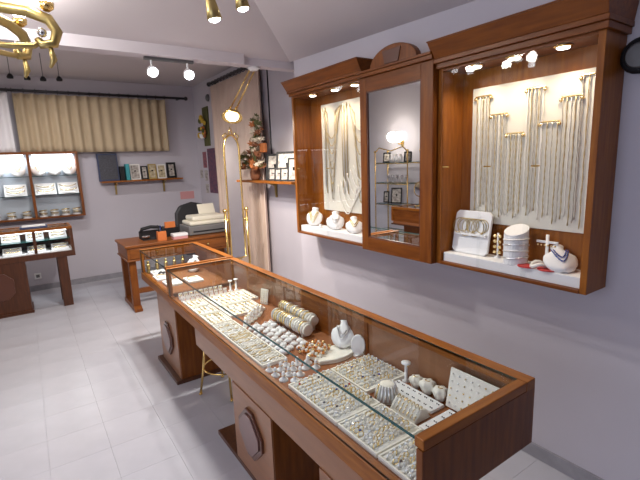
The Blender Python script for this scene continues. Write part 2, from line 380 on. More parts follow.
# upright leaning card with earring rows
S = thing('earring_display', 'tall pale panel of earrings leaning in the back corner of the long counter', 'display card', (1.185, .82, ZC))
b = MB(); b.M = Matrix.Translation((1.185, 0, ZC+.001)) @ Matrix.Rotation(R(11), 4, 'Y'); b.box(-.012,.70,.003,-.004,.945,.150); b.build('panel', 'velvet', S, bevel=.002)
for r_ in range(5):
    for k in range(9):
        b = MB(); b.M = Matrix.Translation((1.185, 0, ZC+.001)) @ Matrix.Rotation(R(11), 4, 'Y'); b.sphere((-.014,.715+k*.027,.022+r_*.027),.0036,6,4); b.build('stud', random.choice(['gold','silver','champagne','pearl']), S, smooth=True)
def bangle_cone(x, y, label):
    T = thing('bangle_cone', label, 'bracelet display', (x,y,ZC+.0))
    MB().lathe([(.044,0),(.043,.01),(.030,.062),(.022,.066)], 20, (x,y,ZC)).build('cone', 'velvet', T, smooth=True)
    for k in range(18):
        t = 2*PI*k/18; c, s_ = math.cos(t), math.sin(t)
        MB().tube([(x+c*.046,y+s_*.046,ZC+.006),(x+c*.040,y+s_*.040,ZC+.036),(x+c*.031,y+s_*.031,ZC+.066)], .0036, 6).build('bracelet_strand', random.choice(['silver','pearl','gold','pearl']), T, smooth=True)
bangle_cone(1.044, 1.118, 'round cone of pale bracelets standing among the ring trays')
V = thing('chevron_display', 'small tent-shaped cream display of rings behind the front trays', 'ring display', (1.04,.98,ZC))
MB().prism([(.998,ZC),(1.085,ZC),(1.06,ZC+.04),(1.035,ZC+.045)], 'y', .935, 1.06).build('body', 'ivory', V, bevel=.003)
for k in range(7):
    for r_ in range(3): MB().torus((1.040-.013*r_, .943+k*.0175, ZC+.047-.015*r_), .0075, .002, (0,1,.2), 10, 5).build('ring_band', random.choice(['gold','silver','champagne']), V, smooth=True)
def shell(x, y, s, label):
    b = MB(); n = 24; vs = []
    T = thing('ruffled_shell', label, 'jewellery stand', (x,y,ZC))
    rings_ = []
    for i, (rr, zz) in enumerate([(.010,0),(.016,.004),(.020,.018),(.027,.036),(.024,.046),(.012,.05)]):
        rings_.append([(x+s*rr*(1+.16*math.sin(6*2*PI*k/n)*min(1,i/2))*math.cos(2*PI*k/n), y+s*rr*(1+.16*math.sin(6*2*PI*k/n)*min(1,i/2))*math.sin(2*PI*k/n), ZC+s*zz) for k in range(n)])
    vs = [p for r_ in rings_ for p in r_]; fs = []
    for i in range(5): fs += [(i*n+k, i*n+(k+1)%n, (i+1)*n+(k+1)%n, (i+1)*n+k) for k in range(n)]
    fs += [tuple(reversed(range(n))), tuple(5*n+k for k in range(n))]
    b.add(vs, fs); b.build('shell_body', 'velvet', T, smooth=True)
    MB().torus((x,y,ZC+s*.05), .009, .0018, (.3,0,1), 12, 5).build('ring_on_shell', 'gold', T, smooth=True)
shell(1.194, 1.108, .95, 'white ruffled shell stand nearest the T-shaped stand'); shell(1.194, 1.048, 1.1, 'white ruffled shell stand, the middle of three')
shell(1.194, .985, 1.05, 'white ruffled shell stand nearest the leaning earring panel')
def tstand(x, y, h, label, w=.026):
    T = thing('t_stand', label, 'jewellery stand', (x,y,ZC))
    MB().lathe([(.016,0),(.016,.004),(.007,.008),(.006,h-.012)], 12, (x,y,ZC)).build('post', 'white_velvet', T, smooth=True)
    MB().lathe([(.006,h-.012),(w*.6,h-.006),(w*.62,h)], 12, (x,y,ZC), 1, 1).build('head', 'white_velvet', T, smooth=True)
    for s in (-1,1): MB().sphere((x-.004, y+s*w*.45, ZC+h-.012), .004, 6, 4).build('earring_drop', 'gold', T, smooth=True)
tstand(1.197, 1.166, .085, 'white T-shaped earring stand by the shells at the back of the long counter', .032)
tstand(1.185, 2.86, .085, 'white T-shaped stand at the far end, nearer the sliding doors'); tstand(1.145, 2.87, .078, 'white T-shaped stand at the far end, nearer the front glass')
# far-end row of standing earring cards
for k in range(9):
    x = .795+k*.036
    T = thing('standing_earring_card', 'small upright card of gold earrings in the row along the far end glass', 'display card', (x, 2.90, ZC), 0, 'upright earring cards along the far end')
    b = MB(); b.M = Matrix.Translation((x,2.905,ZC+.0005)) @ Matrix.Rotation(R(-14),4,'X'); b.box(-.014,-.002,0,.014,.002,.046); b.build('card','white_velvet',T)
    for s in (-1,1):
        b = MB(); b.M = Matrix.Translation((x,2.905,ZC+.0005)) @ Matrix.Rotation(R(-14),4,'X'); b.tube([(s*.006,-.004,.038),(s*.006,-.005,.026),(s*.006,-.005,.014)], .0032, 5); b.build('earring','gold',T,smooth=True)
for k in range(10):
    x = .79+k*.034
    T = thing('standing_earring_card', 'small upright card of silver earrings in the second row from the far end', 'display card', (x, 2.845, ZC), 0, 'upright earring cards, second row')
    if x > 1.11: continue
    b = MB(); b.M = Matrix.Translation((x,2.845,ZC+.0005)) @ Matrix.Rotation(R(-18),4,'X'); b.box(-.013,-.002,0,.013,.002,.038); b.build('card','white_velvet',T)
    for s in (-1,1):
        b = MB(); b.M = Matrix.Translation((x,2.845,ZC+.0005)) @ Matrix.Rotation(R(-18),4,'X'); b.sphere((s*.006,-.004,.022), .0042, 6, 4); b.build('earring',random.choice(['silver','gold']),T,smooth=True)
for o in [o for o in C.objects if o.type == 'EMPTY' and o.get('group') == 'upright earring cards, second row' and not o.children]: bpy.data.objects.remove(o)
# far trays of earrings and pendants
PEND = {}
def fill_pendants(x0,y0,x1,y1,nx,ny,zt,where,group):
    for i in range(nx):
        for j in range(ny):
            k = random.choice(['gold','champagne','silver','pearl'])
            x = x0+(x1-x0)*(i+.5)/nx+random.uniform(-.003,.003); y = y0+(y1-y0)*(j+.5)/ny+random.uniform(-.003,.003)
            word = {'gold':'gold','champagne':'antique gold','silver':'silver','pearl':'pearl'}[k]; lab = f'tiny {word} pendant {where}'
            rot = (0,0,random.uniform(-.6,.6))
            if k not in PEND:
                b = MB(); b.torus((0,0,.0022), .0068, .0020, (0,0,1), 8, 4); b.sphere((0,-.0095,.004), .0056, 6, 4, (1,1.3,.8))
                o = b.build('pendant', k, smooth=True, loc=(0,0,0)); tag(o, lab, 'pendant', group); o.location = (x,y,zt); o.rotation_euler = rot; PEND[k] = o
            else: copy_tree(PEND[k], (x,y,zt), rot, None, lab, group)
FT = [(.775,2.655,.900,2.805,4,5,'in the small front tray at the far end','pendants in the far small tray','small cream tray of pendants in front, farthest from the camera'),
      (.775,2.480,.900,2.645,4,6,'in the second small front tray from the far end','pendants in the second small tray','small cream tray of pendants in front, second from the far end'),
      (.775,2.270,.905,2.470,4,6,'in the third small front tray beside the chain tray','pendants in the third small tray','small cream tray of pendants in front, next to the silver chains'),
      (.915,2.560,1.215,2.800,9,7,'in the broad far tray by the T-shaped stands','pendants in the broad far tray','broad cream tray of pendants beside the white T-shaped stands'),
      (.915,2.330,1.150,2.550,7,7,'in the broad tray beside the leaning strap bracelets','pendants in the broad tray by the straps','broad cream tray of pendants beside the strap bracelets')]
for a,b_,c,d,nx_,ny_,wh,gr,lb in FT:
    tray('pendant_tray', a,b_,c,d, lb); fill_pendants(a+.01,b_+.01,c-.01,d-.01,nx_,ny_,ZC+.009,wh,gr)
# price tag upright, strap bracelets on ramps
T = thing('upright_card', 'upright cream card of tiny jewels standing by the sliding doors', 'display card', (1.195,2.44,ZC))
b = MB(); b.M = Matrix.Translation((1.195,2.44,ZC)) @ Matrix.Rotation(R(20),4,'Z') @ Matrix.Rotation(R(10),4,'Y'); b.box(-.003,-.032,0,.003,.032,.10); b.build('card','velvet',T,bevel=.002)
for r_ in range(6):
    for k in range(3):
        b = MB(); b.M = Matrix.Translation((1.195,2.44,ZC)) @ Matrix.Rotation(R(20),4,'Z') @ Matrix.Rotation(R(10),4,'Y'); b.sphere((-.005,-.02+k*.02,.015+r_*.014),.0035,6,4); b.build('stud','gold',T,smooth=True)
for k in range(5):
    x, y = .945+.036*k, 2.165+.028*k
    T = thing('strap_bracelet', 'pale strap bracelet arched over its stand, '+['first','second','third','fourth','fifth'][k]+' from the front glass', 'bracelet', (x,y,ZC), R(-38))
    Mx = WM[T]; hh = [.05,.062,.07,.066,.055][k]
    pts = [(0, -.06+.12*t, .003+hh*math.sin(PI*(.08+.86*t))) for t in [i/12 for i in range(13)]]
    b = MB(); b.M = Mx; vs = []
    for (_,py_,pz) in pts: vs += [(-.008,py_,pz),(.008,py_,pz),(.008,py_,pz+.004),(-.008,py_,pz+.004)]
    fs = [(0,1,2,3),(48,51,50,49)]
    for i in range(12): fs += [(4*i+q,4*i+(q+1)%4,4*i+4+(q+1)%4,4*i+4+q) for q in range(4)]
    b.add(vs,fs); b.build('strap','white_velvet',T)
    b = MB(); b.M = Mx; b.box(-.006,-.045,0,.006,.045,.004); b.build('stand','ivory',T)
    for i in range(1,12,2):
        b = MB(); b.M = Mx; b.torus((0,pts[i][1],pts[i][2]+.006), .0045, .0016, (0,0,1), 8, 4); b.build('link', 'gold', T, smooth=True)
# bangle rolls
def roll(p0, p1, r, label, bl, grp, n=15):
    p0 = Vector(p0); p1 = Vector(p1); d = (p1-p0).normalized()
    T = thing('bangle_roll', label, 'bracelet display', ((p0.x+p1.x)/2, (p0.y+p1.y)/2, ZC))
    MB().cyl(p0, p1, r, n=20).build('roll_body','velvet',T,smooth=False)
    for e in (p0+d*.03, p1-d*.03): MB().box(e.x-r*.7,e.y-.006,ZC,e.x+r*.7,e.y+.006,e.z-r*.6).build('foot','velvet',T)
    for k in range(n):
        c = p0+(p1-p0)*((k+.7)/(n+.6)); tw = Vector((random.uniform(-.12,.12),0,random.uniform(-.12,.12)))
        o = MB().torus(c, r+.0045, .0042, d+tw, 22, 6).build('bangle', random.choice(['gold','gold','pearl','silver']), smooth=True)
        tag(o, bl, 'bangle', grp)
roll((1.115,2.13,ZC+.042),(1.125,1.795,ZC+.042),.030,'cream roll of bangles lying nearer the front glass','gold bangle on the roll nearer the front glass','bangles on the front roll')
roll((1.195,2.19,ZC+.062),(1.195,1.84,ZC+.062),.027,'cream roll of bangles lying against the sliding doors','gold bangle on the roll against the sliding doors','bangles on the rear roll')
# silver chain tray in front
tray('chain_tray', .775,1.640,.905,2.255,'long cream tray of silver chains behind the front glass, mid-counter', rolls=0)
for k in range(44):
    y = 1.652+k*.0137
    b = MB(); pts = [(.785+.11*t, y+.004*math.sin(9*t+k), ZC+.013+.003*math.sin(17*t+k*2)) for t in [i/12 for i in range(13)]]
    b.tube(pts, .004, 5, radii=[.003+.0025*((i*7+k) % 3)/2 for i in range(13)])
    tag(b.build('chain', random.choice(['silver','pearl','champagne','pearl']), smooth=True), 'slim chain laid crosswise in the long chain tray', 'chain', 'chains in the long tray')
# white ring cushions mid-counter
cu = None; idx = 0
for i in range(4):
    for j in range(8):
        x = .933+i*.0415+random.uniform(-.005,.005); y = 1.712+j*.052+random.uniform(-.006,.006)+.02*(i%2)
        rot = (0,0,random.uniform(-.8,.8)); lab = 'small white ring cushion in the cluster in front of the bangle rolls'; gr = 'white ring cushions mid-counter'
        if cu is None:
            cu = thing('ring_cushion', lab, 'ring display', (0,0,0), 0, gr)
            MB().lathe([(.018,0),(.026,.005),(.027,.015),(.016,.024),(.007,.026)], 12, (0,0,0), 1.0, .82).build('cushion','white_velvet',cu,smooth=True)
            MB().torus((0,0,.028),.009,.002,(0,1,0),10,5).build('ring','silver',cu,smooth=True)
            cu.location = (x,y,ZC); cu.rotation_euler = rot
        else: c_ = copy_tree(cu,(x,y,ZC),rot); q_ = random.uniform(.72,.92); c_.scale = (q_,q_,q_)
for k,(x,y) in enumerate([(.79,1.60),(.79,1.545),(.80,1.49),(.835,1.575),(.84,1.515),(.875,1.60),(.88,1.545),(.88,1.485),(.92,1.575),(.93,1.52),(.965,1.555),(.97,1.495),(.835,1.455)]):
    T = thing('ring_finger', 'small white finger-shaped ring stand in the group before the bare brown strip', 'ring display', (x,y,ZC), 0, 'finger ring stands')
    MB().lathe([(.020,0),(.020,.005),(.012,.009),(.008,.013),(.0075,.034),(.004,.040)],12,(x,y,ZC)).build('finger','white_velvet',T,smooth=True)
    MB().torus((x,y,ZC+.022),.009,.002,(0,.25,1),12,5).build('ring',random.choice(['gold','silver']),T,smooth=True)
# amber pile and curved tray, necklace bust
T = thing('curved_tray', 'low curved cream tray holding amber beads beside the glass box', 'tray', (1.12,1.55,ZC))
out = [];
for k in range(13):
    t = k/12; out.append((1.0+.215*t, 1.505-.03*math.sin(PI*t)))
poly = out + [(1.215,1.62),(1.0,1.62)]
MB().prism(poly,'z',ZC,ZC+.012).build('tray_base','velvet',T)
b = MB(); b.tube([(x,y+.004,ZC+.014) for x,y in out], .006, 6); b.build('tray_lip','velvet',T,smooth=True)
def beads(name, pts, r, mats, label, group=None):
    T = thing(name, label, 'necklace', (pts[0][0],pts[0][1],pts[0][2]-r), 0, group)
    me = {}
    for k,p in enumerate(pts):
        mm = mats[k % len(mats)]
        if mm not in me:
            o = MB().sphere((0,0,0), r, 8, 5).build('bead', mm, None, smooth=True, loc=(0,0,0)); me[mm] = o.data
        else: o = bpy.data.objects.new('bead', me[mm]); C.objects.link(o)
        o.parent = T; o.location = Vector(p)-Vector(T.location)
    return T
for k,(cx,cy,lb) in enumerate([(1.03,1.665,'nearest the white cushions'),(1.075,1.60,'in the middle of the curved tray'),(1.03,1.58,'at the front edge of the curved tray'),(1.09,1.675,'closest to the bangle rolls')]):
    zz = ZC+(.012 if cy < 1.62 else 0)
    pts = [(cx+.040*math.cos(2*PI*t/24)*(1-.45*(t%2)), cy+.033*math.sin(2*PI*t/24)*(1-.45*(t%2)), zz+.007+.016*((t*5)%3)/2) for t in range(24)]
    beads('amber_necklace', pts, .0075, ['amber','velvet','gold','pearl','amber'], 'heaped string of amber beads '+lb)
def bust(x, y, z, h, face, label, lean=18, cat='necklace bust', material='white_velvet', chains=2, cmat='silver', clabel=None, cgroup=None):
    # neck-and-shoulder display: shield-shaped bib leaning back, round neck on top, easel foot behind
    M0 = Matrix.Translation((x,y,z)) @ Matrix.Rotation(face,4,'Z')      # local +x faces the viewer side
    T = thing('necklace_bust', label, cat, (x,y,z), 0)
    Ml = M0 @ Matrix.Translation((0,0,.002)) @ Matrix.Rotation(R(-lean),4,'Y')
    n = 9; vs = []; m_ = 12
    prof = [(.0,.10),(.12,.30),(.28,.40),(.46,.43),(.60,.40),(.70,.26),(.78,.15),(.86,.145),(.93,.17)]
    for (tz,hw) in prof:
        for k in range(m_+1):
            u = -1+2*k/m_; bow = (1-u*u)*.13*h*(1 if tz < .66 else .8)
            vs.append((bow, u*hw*h, tz*h))
        for k in range(m_+1):
            u = 1-2*k/m_; bow = (1-u*u)*.13*h*(1 if tz < .66 else -.6)
            vs.append((bow-.02*h-.01, u*hw*h, tz*h))
    q = 2*(m_+1); fs = []
    for i in range(len(prof)-1): fs += [(i*q+k,i*q+(k+1)%q,(i+1)*q+(k+1)%q,(i+1)*q+k) for k in range(q)]
    fs += [tuple(reversed(range(q))), tuple((len(prof)-1)*q+k for k in range(q))]
    b = MB(); b.M = Ml; b.add(vs,fs); b.build('bust_body',material,T,smooth=True)
    b = MB(); b.M = M0; b.box(-.34*h,-.1*h,0,-.05*h,.1*h,.012); b.build('foot',material,T)
    for c in range(chains):
        b = MB(); b.M = Ml; pts = []
        dz = .72-.0*c; low = .42-.14*c
        for k in range(17):
            t = -1+2*k/16; w_ = (.17+.05*c)
            zz = low+(dz-low)*abs(t)**1.7; uu = t*w_
            hw = .4; pts.append(((1-(uu/hw)**2)*.13*h+.004, uu*h, zz*h))
        b.tube(pts,.0028,5,radii=[.0022+.0016*(k%2) for k in range(17)])
        o = b.build('necklace', cmat, smooth=True); tag(o, clabel or ('fine '+cmat+' necklace on the '+label), 'necklace', cgroup)
    return T
bust(1.165,1.565,ZC+.012,.145,R(215),'small white necklace bust under the glass at mid-counter',lean=34,clabel='silver necklace on the small bust under the glass',cgroup='necklaces on the mid-counter bust')
OP = thing('oval_pad','white oval pad standing upright beside the small bust in the long counter','display pad',(1.20,1.485,ZC))
b = MB(); b.M = Matrix.Translation((1.195,1.475,ZC)) @ Matrix.Rotation(R(40),4,'Z') @ Matrix.Rotation(R(8),4,'Y'); b.prism([(.035*math.cos(t*PI/8),.05+.05*math.sin(t*PI/8)) for t in range(16)],'x',-.006,.006); b.build('pad','white_velvet',OP,bevel=.004)
MB().box(1.175,1.465,ZC,1.222,1.495,ZC+.006).build('foot','white_velvet',OP)
# short counter: white busts, pads, little brass statuettes
bust(1.10,3.62,ZC,.16,R(215),'large white bust in the short counter',lean=30,clabel='thin silver necklace on the large bust in the short counter',cgroup='necklaces on the short-counter bust')
for k,(x,y) in enumerate([(.86,3.78),(.84,3.58),(.86,3.36),(1.02,3.34)]):
    T = thing('necklace_pad','flat white necklace pad in the short counter, '+['far front corner','middle of the front','near front corner','behind the near corner'][k],'display pad',(x,y,ZC))
    MB().box(x-.055,y-.08,ZC,x+.065,y+.08,ZC+.018).build('pad','white_velvet',T,bevel=.004)
    MB().tube([(x+.04*math.cos(t*.4),y+.06*math.sin(t*.4),ZC+.021) for t in range(14)],.003,5).build('chain',['silver','gold'][k%2],T,smooth=True)
for k in range(5):
    x = .80+k*.075
    T = thing('brass_statuette','small brass figurine in the row along the far side of the short counter','figurine',(x,3.845,ZC),0,'brass figurines in the short counter')
    MB().lathe([(.02,0),(.02,.015),(.010,.025),(.016,.05),(.018,.07),(.008,.088)],10,(x,3.845,ZC)).build('body','antique_brass',T,smooth=True)
    MB().sphere((x,3.845,ZC+.098),.013,8,6).build('head','antique_brass',T,smooth=True)
tag(MB().tube([(.84+.05*t/8,3.66+.012*math.sin(t),ZC+.02+.018*abs(math.sin(t*.5))) for t in range(9)],.009,6).build('dark_bracelet','gem_dark',smooth=True),'dark beaded bracelet on the pads of the short counter','bracelet')

# brass stool under the overhang
T = thing('stool','brass-legged stool tucked under the overhanging far end of the long counter','stool',(1.02,2.77,0))
MB().lathe([(.02,.555),(.142,.56),(.148,.58),(.135,.605),(.02,.61)],20,(1.02,2.77,0)).build('seat','black_leather',T,smooth=True)
for k in range(4):
    t = R(168+90*k); c,s = math.cos(t),math.sin(t)
    MB().tube([(1.02+c*.11,2.77+s*.11,.556),(1.02+c*.15,2.77+s*.15,.2),(1.02+c*.185,2.77+s*.185,.006)],.0085,8).build('leg','brass',T,smooth=True)
    MB().sphere((1.02+c*.185,2.77+s*.185,.009),.014,8,5,(1,1,.62)).build('foot','brass',T,smooth=True)
MB().torus((1.02,2.77,.19),.150,.007,(0,0,1),28,6).build('foot_ring','brass',T,smooth=True)

# ================================================================== WALL CABINETS
FX = 1.885; BZ = 1.003
def wall_case(label, y0, y1, zt, crown, board, lights, ndiv, nm):
    T = thing('wall_display_cabinet', label, 'display cabinet', (FX, (y0+y1)/2, BZ))
    s = .028
    bx('side_panel', FX, y0, BZ, W-.002, y0+s, zt, 'wood_z', T, .002); bx('side_panel', FX, y1-s, BZ, W-.002, y1, zt, 'wood_z', T, .002)  # lighter wood than the cornice: warm lamp glow put into the colour
    bx('bottom_board', FX-.004, y0+s, BZ, W-.002, y1-s, BZ+.016, 'cabinet_wood_y', T, .002)
    bx('top_board', FX, y0+s, zt-.012, W-.002, y1-s, zt, 'cabinet_wood_y', T)
    bx('back_board', W-.014, y0+s, BZ+.016, W-.002, y1-s, zt-.012, 'wood_z', T)  # back board lightened too, lamp glow in its colour
    h = crown-zt
    b = MB().box(FX-.022,y0-.015,zt,W-.002,y1+.002,zt+h*.2).box(FX-.038,y0-.022,zt+h*.2,W-.002,y1+.005,zt+h*.36)
    b.add([(FX-.040,y0-.02,zt+h*.36),(W-.002,y0-.02,zt+h*.36),(W-.002,y1+.004,zt+h*.36),(FX-.040,y1+.004,zt+h*.36),
           (FX-.085,y0-.032,crown-h*.05),(W-.002,y0-.032,crown-h*.05),(W-.002,y1+.008,crown-h*.05),(FX-.085,y1+.008,crown-h*.05)],[(0,3,2,1),(4,5,6,7),(0,1,5,4),(1,2,6,5),(2,3,7,6),(3,0,4,7)])
    b.box(FX-.09,y0-.036,crown-h*.05,W-.002,y1+.010,crown)
    b.build('cornice','cabinet_wood_y',T,bevel=.002)
    for k in range(ndiv):
        a = y0+s+(y1-y0-2*s)*k/ndiv; c = y0+s+(y1-y0-2*s)*(k+1)/ndiv
        g = pane('glass_door',FX+.004+.007*(k%2),a,BZ+.016,FX+.009+.007*(k%2),c+(.02 if k < ndiv-1 else 0),zt-.014,T,'glass_clear',False)
        MB().box(FX-.004+.007*(k%2),c-.045,1.44+.1,FX+.004+.007*(k%2),c-.01,1.447+.1).build('handle','brass',g)
    for (lx,ly) in lights:
        d = MB().lathe([(.036,-.006),(.040,0),(.036,.002)],18,(lx,ly,zt-.014)).build('downlight','brass',T,smooth=True)
        MB().lathe([(.004,-.014),(.022,-.012),(.027,-.0065)],18,(lx,ly,zt-.014)).build('bulb','lamp_warm',d,smooth=True)
        light('cabinet_light','SPOT',(lx,ly,zt-.04),LC,WARM,.022,(0.0,0,-1),150,1.0)
    st = bx('display_step', FX+.02, y0+s+.006, BZ+.016, W-.03, y1-s-.006, BZ+.066, 'white_velvet', None, .003)
    tag(st, nm+' cabinet', 'plinth')
    bd = bx('necklace_board', W-.028, board[0], board[2], W-.0145, board[1], board[3], 'ivory', None, .003)
    tag(bd, 'ivory board hung with '+('straight chains in the cabinet farthest right' if 'right' in nm else 'draped necklaces in the cabinet left of the mirror'), 'display board')
    return T
LC = 5.2
RC = wall_case('brown wall cabinet of chains with a corniced top, right of the mirror', .802, 1.60, 2.05, 2.18, (.855,1.50,1.235,1.945), [(1.925,1.40),(1.93,1.20),(1.935,.985)], 3, 'low white step inside the right')
LCb = wall_case('brown wall cabinet of draped necklaces, left of the mirror', 2.209, 3.115, 2.115, 2.225, (2.28,2.925,1.20,2.035), [(1.925,2.86),(1.93,2.58),(1.935,2.36)], 2, 'low white step inside the left')
# mirror cabinet
M = thing('mirror_cabinet','framed mirror cabinet with arched top between the two wall showcases','mirror',(1.84,1.92,.99))
m0,m1,mx,mt,mb = 1.604,2.205,1.845,2.10,1.0
bx('body',mx+.02,m0,mb,W-.002,m1,mt,'cabinet_wood',M)
for a,c,n_ in ((m0,m0+.085,'stile'),(m1-.06,m1,'stile')): bx(n_,mx,a,mb,mx+.02,c,mt,'cabinet_wood',M,.003)
bx('rail',mx,m0+.085,mb,mx+.02,m1-.06,mb+.085,'cabinet_wood_y',M,.003); bx('rail',mx,m0+.085,mt-.085,mx+.02,m1-.06,mt,'cabinet_wood_y',M,.003)
MB().box(mx+.011,m0+.085,mb+.085,mx+.0195,m1-.06,mt-.085).build('mirror_pane','mirror_glass',M)
b = MB()
for q in [(m0+.085,mb+.085,m0+.093,mt-.085),(m1-.068,mb+.085,m1-.06,mt-.085),(m0+.093,mb+.085,m1-.068,mb+.093),(m0+.093,mt-.093,m1-.068,mt-.085)]: b.box(mx+.004,q[0],q[1],mx+.012,q[2],q[3])
b.build('inner_moulding','plaque_rim',M)
MB().box(mx-.02,m0-.008,mt,W-.002,m1+.006,mt+.022).box(mx-.03,m0-.008,mt+.022,W-.002,m1+.006,mt+.036).build('cornice','cabinet_wood_y',M,bevel=.002)
cy = (m0+m1)/2-.005; arc = [(cy+.19*math.cos(PI*k/20), mt+.036+.105*math.sin(PI*k/20)) for k in range(21)]
MB().prism(arc,'x',mx-.012,mx+.03).build('arched_crest','cabinet_wood',M,bevel=.003)
arc2 = [(cy+.06*math.cos(PI*k/14), mt+.04+.082*math.sin(PI*k/14)) for k in range(15)]
MB().prism([(cy-.055,mt+.04),(cy+.055,mt+.04),(cy+.075,mt+.115),(cy-.075,mt+.115)],'x',mx-.018,mx-.012).build('crest_inlay','plaque_rim',M,bevel=.002)

# necklaces on the left board: draped swags
XN = W-.033
def drape(ya, yb, za, zb_, sag, mat_, r, label, group, n=20):
    pts = []
    for k in range(n+1):
        t = k/n; pts.append((XN-.003*math.sin(PI*t), ya+(yb-ya)*t, za+(zb_-za)*t-sag*(1-(2*t-1)**2)))
    b = MB(); b.tube(pts,r,5,radii=[r*(.75+.5*(k%2)) for k in range(n+1)])
    tag(b.build('necklace',mat_,smooth=True),label,'necklace',group)
for k in range(9):
    drape(2.66+.010*k, 2.90-.008*k, 2.01-.005*k, 2.01-.004*k, .24+.055*k, random.choice(['pale_chain','champagne','champagne']), .0036, 'draped necklace hung in nested loops on the far half of the left board', 'nested necklaces on the left board')
for k in range(7):
    drape(2.30+.012*k, 2.56-.010*k, 2.00-.012*k, 2.01-.012*k, .20+.075*k, random.choice(['pale_chain','champagne','champagne']), .0038, 'draped necklace hung in loops on the half of the left board by the mirror', 'looped necklaces beside the mirror')
for k in range(8):
    y = [2.585,2.60,2.615,2.632,2.645,2.42,2.86,2.88][k]
    tag(MB().tube([(XN,y,2.015-.01*(k%3)),(XN,y+.003,1.7),(XN,y,1.34+.05*(k%3))],.0042,5).build('necklace',['champagne','pearl'][k%2],smooth=True),'straight hanging chain between the two sets of loops on the left board','necklace','straight chains on the left board')
for k in range(6):
    drape(2.33+.03*k,2.52+.04*k,1.56-.03*k,1.56-.03*k,.12+.02*k,'pearl',.005,'pale rope necklace swagged low across the left board','necklace')
# right board: straight chains on little bars
groups = [(1.43,5,1.90,1.30),(1.335,5,1.80,1.28),(1.245,6,1.70,1.28),(1.15,5,1.90,1.30),(1.075,4,1.74,1.27),(.985,5,1.84,1.27),(.905,4,1.92,1.26)]
for g,(yc,n,zt_,zb_) in enumerate(groups):
    bar = MB().cyl((XN-.002,yc-.045,zt_),(XN-.002,yc+.045,zt_),.004,n=8).build('chain_bar','gold')
    tag(bar,'slim gold bar on the right board, '+['first','second','third','fourth','fifth','sixth','seventh'][g]+' from the mirror','chain bar')
    for k in range(n):
        y = yc-.036+.072*k/(n-1); zz = zb_+.04*((k*3+g)%4)/3
        m_ = ['champagne','pale_chain','champagne','pearl'][(k+g)%4]; N = 26
        b = MB(); b.tube([(XN-.003+.0006*(q%2),y+.001*math.sin(q),zt_-.004-(zt_-zz)*q/N) for q in range(N+1)],.004,5,radii=[.0018+.0020*((q+k)%2) for q in range(N+1)])
        tag(b.build('chain',m_,smooth=True),'long straight chain hanging from the '+['first','second','third','fourth','fifth','sixth','seventh'][g]+' gold bar from the mirror','chain',f'chains on the right board, bar {["one","two","three","four","five","six","seven"][g]}')
    for s in (-1,1):
        tag(MB().sphere((XN-.004,yc+s*.045,zt_-.012),.009,8,5).build('hanging_earring','gold',smooth=True),'gold earring hooked on the end of a chain bar on the right board','earring','earrings on the chain bars')
for k in range(9):
    tag(MB().torus((XN-.004,.872,1.86-.055*k),.014,.0035,(1,0,.2),12,5).build('hoop_earring','gold',smooth=True),'gold hoop earring in the column at the outer edge of the right board','earring','hoop column on the right board')
# left cabinet busts
ZS = BZ+.0665
bust(1.94,2.945,ZS,.165,R(212),'white necklace bust nearest the outer end of the left wall cabinet',lean=20,chains=3,cmat='gold',clabel='gold necklace on the bust at the outer end of the left cabinet',cgroup='necklaces on the outer left bust')
bust(1.94,2.64,ZS,.165,R(230),'white necklace bust in the middle of the left wall cabinet',lean=34,chains=2,cmat='silver',clabel='thin necklace on the middle bust of the left cabinet',cgroup='necklaces on the middle left bust')
bust(1.94,2.40,ZS,.15,R(235),'slanted white necklace bust beside the mirror frame',lean=40,chains=2,cmat='gold',clabel='thin necklace on the slanted bust beside the mirror',cgroup='necklaces on the bust beside the mirror')
tag(MB().lathe([(.018,0),(.018,.012),(.008,.02),(.012,.03)],12,(1.925,2.82,ZS)).build('ring_stand','white_velvet',smooth=True),'tiny white ring stand before the busts of the left wall cabinet','ring display')
# right cabinet: bangle easel, cylinder, cross stand, slanted bust, red felt
E_ = thing('bangle_easel','white upright card hung with thin bangles in the right wall cabinet','bracelet display',(1.955,1.44,ZS))
Ml = Matrix.Translation((1.965,1.44,ZS)) @ Matrix.Rotation(R(10),4,'Y')
b = MB(); b.M = Ml; b.prism(octagon(0,.118,.225,.234,.018),'x',-.008,.008); b.build('card','white_velvet',E_,bevel=.003)
b = MB(); b.M = Ml; b.box(-.024,-.10,.10,-.008,.10,.112); b.build('ledge','white_velvet',E_)
b = MB(); b.M = Matrix.Translation((1.965,1.44,ZS)); b.box(.0,-.02,0,.07,.02,.006); b.build('foot','white_velvet',E_)
for k in range(8):
    b = MB(); b.M = Ml; b.torus((-.014-.0012*k,-.066+.0188*k,.156-.006*(k%3)),.036+.006*(k%3),.0020,(1,.10,0),24,5)
    tag(b.build('bangle','antique_brass',smooth=True),'thin dull gold bangle hung on the white upright card','bangle','bangles on the upright card')
Cy = thing('bracelet_cylinder','white slant-topped cylinder wrapped with bracelets in the right cabinet','bracelet display',(1.955,1.165,ZS))
n=24; vs=[]; 
for k in range(n): t=2*PI*k/n; vs.append((1.955+.056*math.cos(t),1.165+.056*math.sin(t),ZS))
for k in range(n): t=2*PI*k/n; vs.append((1.955+.056*math.cos(t),1.165+.056*math.sin(t),ZS+.165+.022*math.cos(t)))
MB().add(vs,[tuple(reversed(range(n))),tuple(range(n,2*n))]+[(k,(k+1)%n,n+(k+1)%n,n+k) for k in range(n)]).build('cylinder','white_velvet',Cy)
for k in range(4):
    tag(MB().torus((1.955,1.165,ZS+.03+.03*k),.058,.0035,(.15*math.sin(k),.1,1),26,6).build('bracelet',['silver','pearl'][k%2],smooth=True),'bracelet wrapped around the white slant-topped cylinder','bracelet','bracelets on the cylinder')
